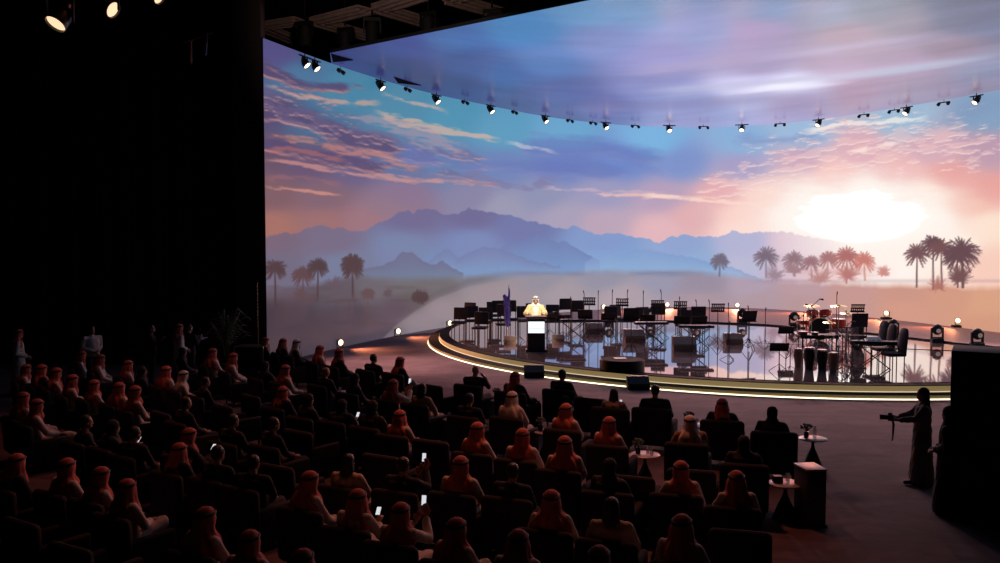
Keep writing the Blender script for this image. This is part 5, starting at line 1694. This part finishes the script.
TB = [(813, 438, 'right of the front row end', 'vb'), (778, 482, 'right of the black-veiled row end', 'xg'), (645, 454, 'behind the front row suit', 'vgg'), (695, 425, 'beside the white headscarf and brown cloak', 'vg'),
      (584, 408, 'with bottles right of the white-sleeved man', 'vbg'), (541, 431, 'behind the white headscarf man', 'vg'), (447, 418, 'right of the cream-topped person', 'gb'), (494, 399, 'left of the white headscarf man', 'vg'), (372, 403, 'beside the bright red headscarf', 'gg'), (345, 392, 'in the left block', 'g')]
for x, y, lab, items in TB:
    q = P(x, y, .56); q.z = 0
    # nudge off the armchairs
    for it in range(12):
        for s in allS:
            d = q - s[0]; d.z = 0
            if d.length < .62: q += d.normalized() * (.62 - d.length)
    tablep.place(q, 0, 'small round side table ' + lab, 'table', 'round side tables')
    for i, c in enumerate(items):
        off = [V(-.12, .02, 0), V(.06, .08, 0), V(.10, -.10, 0)][i]
        pr, nm, ct, grp = {'v': (va, 'little vase of green leaves', 'vase', 'vases on the side tables'), 'g': (gl, 'clear drinking glass', 'glass', 'glasses on the side tables'), 'b': (bo, 'clear water bottle', 'bottle', 'bottles on the side tables'), 'x': (bx_, 'dark box with a white top', 'box', None)}[c]
        n_same = items[:i].count(c)
        pr.place(q + off + V(0, 0, .561), i, (nm + (' farther right' if n_same else '') + ' on the table ' + lab), ct, grp)

# ---------------- the speaker and the standing people
sp_ = SP(536, 349.5)
person(sp_ + V(0, .46, 0), PI, 'speak', 'G', 1, 'man in white headscarf and golden cloak speaking behind the lectern', None, 1.06)
person(P(921, 484, 0), 1.25, 'film', 'D', 0, 'woman in pale long dress holding a camera out towards the stage', None, .98)
person(P(947, 513, 0), .9, 'stand', 'A', 0, 'person in long dark robe standing at the black cabinet', None, .97)
person(P(93, 388, 0), -2.2, 'stand', 'V', 0, 'man in pale jacket standing dimly in the far left background', None, 1.03)
person(P(152, 386, 0), -1.3, 'hold', 'S', 0, 'dark figure standing with raised hands in the left background', None, 1.03)
person(P(180, 386, 0), -1.0, 'stand', 'R', 2, 'dim robed man standing in the left background', None, 1.03)
person(P(190, 384, 0), -.6, 'hold', 'S', 2, 'dark figure holding white sheets in the left background', None, 1.02)
person(P(20, 395, 0), -1.2, 'stand', 'R', 0, 'dim robed man standing at the far left edge', None, 1.03)
# camera held by the woman
e = empty('camera', P(921, 484, 0) + Matrix.Rotation(1.25, 3, 'Z') @ V(-.03, .53, 1.16), 1.25)
MB().box((0, 0, 0), (.15, .08, .11), bevel=.012).box((0, 0, .065), (.06, .07, .04), bevel=.01).build('camera_body', M['black'], e)
MB().lathe([(0, .03), (.04, .03), (.042, .10), (.048, .17), (0, .17)], rot=Matrix.Rotation(-PI / 2, 3, 'X')).build('lens', M['black'], e)
MB().tube([(-.07, -.02, .02), (-.09, -.06, -.1), (-.07, -.05, -.28), (-.03, -.04, -.40), (.0, -.05, -.30), (.05, -.05, -.1), (.07, -.02, .02)], .012).build('strap', M['black'], e)
tag(e, 'black camera with hanging strap held out by the woman', 'camera')
e = empty('sheet', P(190, 384, 0) + Matrix.Rotation(-.6, 3, 'Z') @ V(0, .45, 1.32), -.6)
MB().box((0, 0, 0), (.3, .21, .006), Matrix.Rotation(.25, 3, 'X')).build('paper_sheet', M['paper'], e)
tag(e, 'white sheet held by the dark figure in the left background', 'paper')

# ---------------- tall black cabinet and plinth at the right, flight case and plants at the left
e = empty('black_cabinet', P(946, 515, 0) + Matrix.Rotation(-.5, 3, 'Z') @ V(.64, .46, 0), -.5)
MB().box((0, 0, 1.32), (1.25, .9, 2.56), bevel=.015).build('cabinet_body', M['black'], e)
MB().box((0, -.46, 1.32), (1.12, .02, 2.4)).build('front_grille', M['metal'], e)
for sx in (-1, 1):
    for sy in (-1, 1):
        MB().lathe([(0, 0), (.05, 0), (.05, .04), (0, .04)], (sx * .5, sy * .35, 0)).build('foot', M['black'], e)
tag(e, 'tall black cabinet at the right frame edge', 'cabinet')
e = empty('plinth', P(815, 528, 0) + V(.0, .25, 0), .12)
MB().box((0, 0, .02), (.34, .50, .04), bevel=.01).box((0, 0, .44), (.30, .46, .82), bevel=.012).build('plinth_body', M['plinth'], e)
MB().box((0, 0, .865), (.33, .44, .03), bevel=.006).build('plinth_top', M['tabletop'], e)
tag(e, 'tall square dark plinth with a pale top right of the seating', 'plinth')
e = empty('flight_case', P(250, 381, 0) + V(0, .3, 0), -.1)
MB().box((0, 0, .55), (.9, .6, 1.0), bevel=.02).build('case_body', M['black'], e)
m = MB()
for sx in (-1, 1):
    m.box((sx * .445, -.295, .55), (.03, .03, 1.0))
m.box((0, -.295, 1.04), (.9, .03, .03)).build('edge_trim', M['brass_edge'], e)
for sx in (-1, 1):
    MB().cyl((sx * .36, -.2, 0), (sx * .36, -.2, .05), .03).build('foot', M['metal'], e)
tag(e, 'black flight case with a pale metal edge below the screen corner', 'case')
for x, y, lab, s in ((222, 379, 'dim tall potted palm in the dark left of the flight case', 1.25),):
    e = empty('potted_palm', P(x, y, 0) + V(0, .5, 0))
    MB().lathe([(0, 0), (.16, 0), (.2, .32), (.17, .32), (0, .30)]).build('pot', M['black'], e)
    rr = random.Random(x); m = MB()
    for i in range(16):
        a = rr.uniform(0, 6.28); L = rr.uniform(.5, .85); hh = rr.uniform(.9, 1.5)
        pts_ = [V(0, 0, .3), V(math.cos(a) * L * .2, math.sin(a) * L * .2, .3 + hh * .6), V(math.cos(a) * L * .6, math.sin(a) * L * .6, .3 + hh), V(math.cos(a) * L, math.sin(a) * L, .3 + hh * .85)]
        m.tube(pts_, [.012, .012, .02, .004], 5)
        for j in range(8):
            t = .45 + j * .07
            c = pts_[1].lerp(pts_[2], (t - .45) * 2.2) if t < .9 else pts_[3]
            for s2 in (-1, 1):
                m.cyl(c, c + V(-math.sin(a) * s2 * .18, math.cos(a) * s2 * .18, -.06), .008, .002, 4)
    m.build('fronds', M['plant'], e)
    e.scale = (s, s, s)
    tag(e, lab, 'plant')
e = empty('beaded_pole', P(244, 380, 0) + V(0, 1.6, 0))
MB().lathe([(0, 0), (.2, 0), (.2, .03), (0, .03)]).cyl((0, 0, .03), (0, 0, 2.9), .03, n=8).build('pole', M['metal'], e)
m = MB()
for i in range(12):
    MB().ball((0, -.045, 1.5 + i * .115), .032, u=8, v=6).build('bead_lamp', M['brown'], e)
tag(e, 'thin pole with a column of small dim beads by the pillar', 'pole')

# ------------------------------------------------------------------ lamps along the screen top
def mk_rig(lit):
    def f():
        r = empty('stage_lamp')
        MB().cyl((0, 0, 0), (0, 0, .14), .02, n=6).cyl((-.38, 0, .02), (.38, 0, .02), .03, n=6).build('clamp_bar', M['metal'], r)
        a = Matrix.Rotation(-.75, 3, 'X')
        MB().box((-.17, 0, -.14), (.025, .05, .3)).box((.17, 0, -.14), (.025, .05, .3)).box((0, 0, 0), (.36, .05, .03)).build('yoke', M['metal'], r)
        MB().lathe([(0, .28), (.08, .28), (.13, .12), (.15, -.16), (.135, -.16), (.135, -.12), (0, -.12)], (0, 0, -.2), rot=a).build('lamp_body', M['metal'], r)
        MB().lathe([(0, -.125), (.133, -.125), (.133, -.135), (0, -.155)], (0, 0, -.2), rot=a).build('lens', M['lensfar'] if lit else M['metal'], r)
        return r
    return f
def mk_bat():
    r = empty('unlit_lamp')
    MB().cyl((0, 0, 0), (0, 0, .14), .018, n=6).build('hanger', M['metal'], r)
    MB().box((0, 0, -.02), (.8, .08, .07), bevel=.015).build('bar', M['metal'], r)
    for sx in (-1, 1):
        MB().lathe([(0, .1), (.09, .08), (.11, -.1), (0, -.12)], (sx * .33, -.03, -.1), rot=Matrix.Rotation(-.9, 3, 'X')).build('lamp_head', M['black'], r)
    return r
rl, ub = Proto(mk_rig(True)), Proto(mk_bat)
def on_rig(px, inn=.55):
    k = int(np.argmin(abs(cols_px - px))); w = plan[k]
    t = (plan[min(k + 5, NC - 1)] - plan[max(k - 5, 0)]).normalized()
    n = Vector((t.y, -t.x, 0))
    q = w + n * inn
    q.x = (px - 500) / F * q.y
    return q, n
RIGL = [(307, 63, 'left one of the glowing lamp pair near the pillar'), (317, 66, 'right one of the glowing lamp pair near the pillar'), (382, 82, 'glowing rig lamp, first after the lamp pair'), (437, 98, 'glowing rig lamp, second after the lamp pair'), (491, 109, 'glowing rig lamp, third after the lamp pair'),
        (545, 122, 'glowing rig lamp, fourth after the lamp pair'), (605, 127, 'glowing rig lamp left of the middle of the curve'), (668, 128, 'glowing rig lamp at the middle of the curve'), (740, 129, 'glowing rig lamp right of the middle of the curve'), (816, 125, 'glowing rig lamp above the bright sun clouds'),
        (903, 112, 'glowing rig lamp, second from the right edge'), (972, 100, 'glowing rig lamp nearest the right edge')]
for i, (x, y, lab) in enumerate(RIGL):
    q, n = on_rig(x, .9 if i < 2 else (1.3 if i < 4 else 1.9))
    zl = CH + (235 - y) * (q.y / F) * 1.0
    # lens centre sits .3 below the clamp
    z = min(zl + .27, H - .15)
    rl.place(Vector((q.x, q.y, z)), math.atan2(n.x, -n.y) , lab, 'stage lamp', 'glowing lamps along the screen top')
    light('rig_light', 'SPOT', Vector((q.x, q.y, z - .38)) + n * .28, 4000 if x < 560 else 10500, (1, .55, .52), (8 + (x - 620) * .040, 31.5 - abs(x - 650) * .004, 0), .15, 33.5, 1.0)
for x, y, lab in ((342, 69, 'unlit lamp bar just right of the glowing pair'), (408, 88, 'unlit lamp bar between the first two single lamps'), (465, 100, 'unlit lamp bar, third from the left'), (514, 111, 'unlit lamp bar, fourth from the left'), (569, 121, 'unlit lamp bar, fifth from the left'), (634, 124, 'unlit lamp bar left of the middle of the curve'),
                  (702, 126, 'unlit lamp bar right of the middle of the curve'), (778, 124, 'unlit lamp bar above the palm grove side'), (861, 115, 'small unlit lamp bar, third from the right edge'), (940, 103, 'small unlit lamp bar nearest the right edge'), (592, 122, 'unlit lamp bar directly left of the mid-left glowing lamp'), (891, 111, 'small unlit lamp bar left of the second glowing lamp from the right')):
    q, n = on_rig(x, .9 if x < 400 else 1.7)
    z = min(CH + (235 - y) * (q.y / F) + .04, H - .15)
    ub.place(Vector((q.x, q.y, z)), math.atan2(n.x, -n.y) + .2, lab, 'stage lamp', 'unlit lamp bars along the screen top', .75)

# ------------------------------------------------------------------ light
# key lamps on the speaker, unseen spot added to bring out the roof beams, spots on the front carpet
light('key_light', 'SPOT', (2, 18, 12), 28000, (1, .92, .78), sp_ + V(0, .4, 1.5), .2, 6, .7)
light('beam_light', 'SPOT', (-4, 22, 9.5), 1100, (1, .72, .62), (-2, 40, 13), .3, 75, .8)
for px_, tgt_, en_, an_ in ((740, (-7.5, 19, 1), 7000, 30), (816, (-5.5, 12.5, 1), 3200, 26), (816, (3, 15, 1), 3400, 30), (668, (-2.5, 21, 1), 3200, 24)):
    q, n = on_rig(px_, 1.9)
    light('audience_light', 'SPOT', Vector((q.x, q.y, H - .55)) + n * .4, en_, (1, .23, .13), tgt_, .15, an_, 1)

for loc_, tgt_, en_, an_ in (((-7, 22, 13.2), (-9.5, 17, 0), 520, 60), ((-2, 18, 10.8), (-4.5, 13.5, 0), 620, 58), ((2, 18.5, 10.8), (1.0, 14.0, 0), 1700, 50), ((-3, 25, 13.2), (-4.5, 21, 0), 560, 56)):
    light('house_light', 'SPOT', loc_, en_, (1, .27, .14), tgt_, .3, an_, 1)
w = bpy.data.worlds.new('world'); bpy.context.scene.world = w; w.use_nodes = True
w.node_tree.nodes['Background'].inputs[0].default_value = (.001, .0007, .0008, 1)
w.node_tree.nodes['Background'].inputs[1].default_value = 1
sc = bpy.context.scene
sc.view_settings.view_transform = 'Standard'
sc.view_settings.look = 'None'
sc.view_settings.gamma = 1
sc.view_settings.exposure = 0
sc.view_settings.use_curve_mapping = False
sc.cycles.sample_clamp_indirect = 4
bpy.data.scenes.remove(WORK)
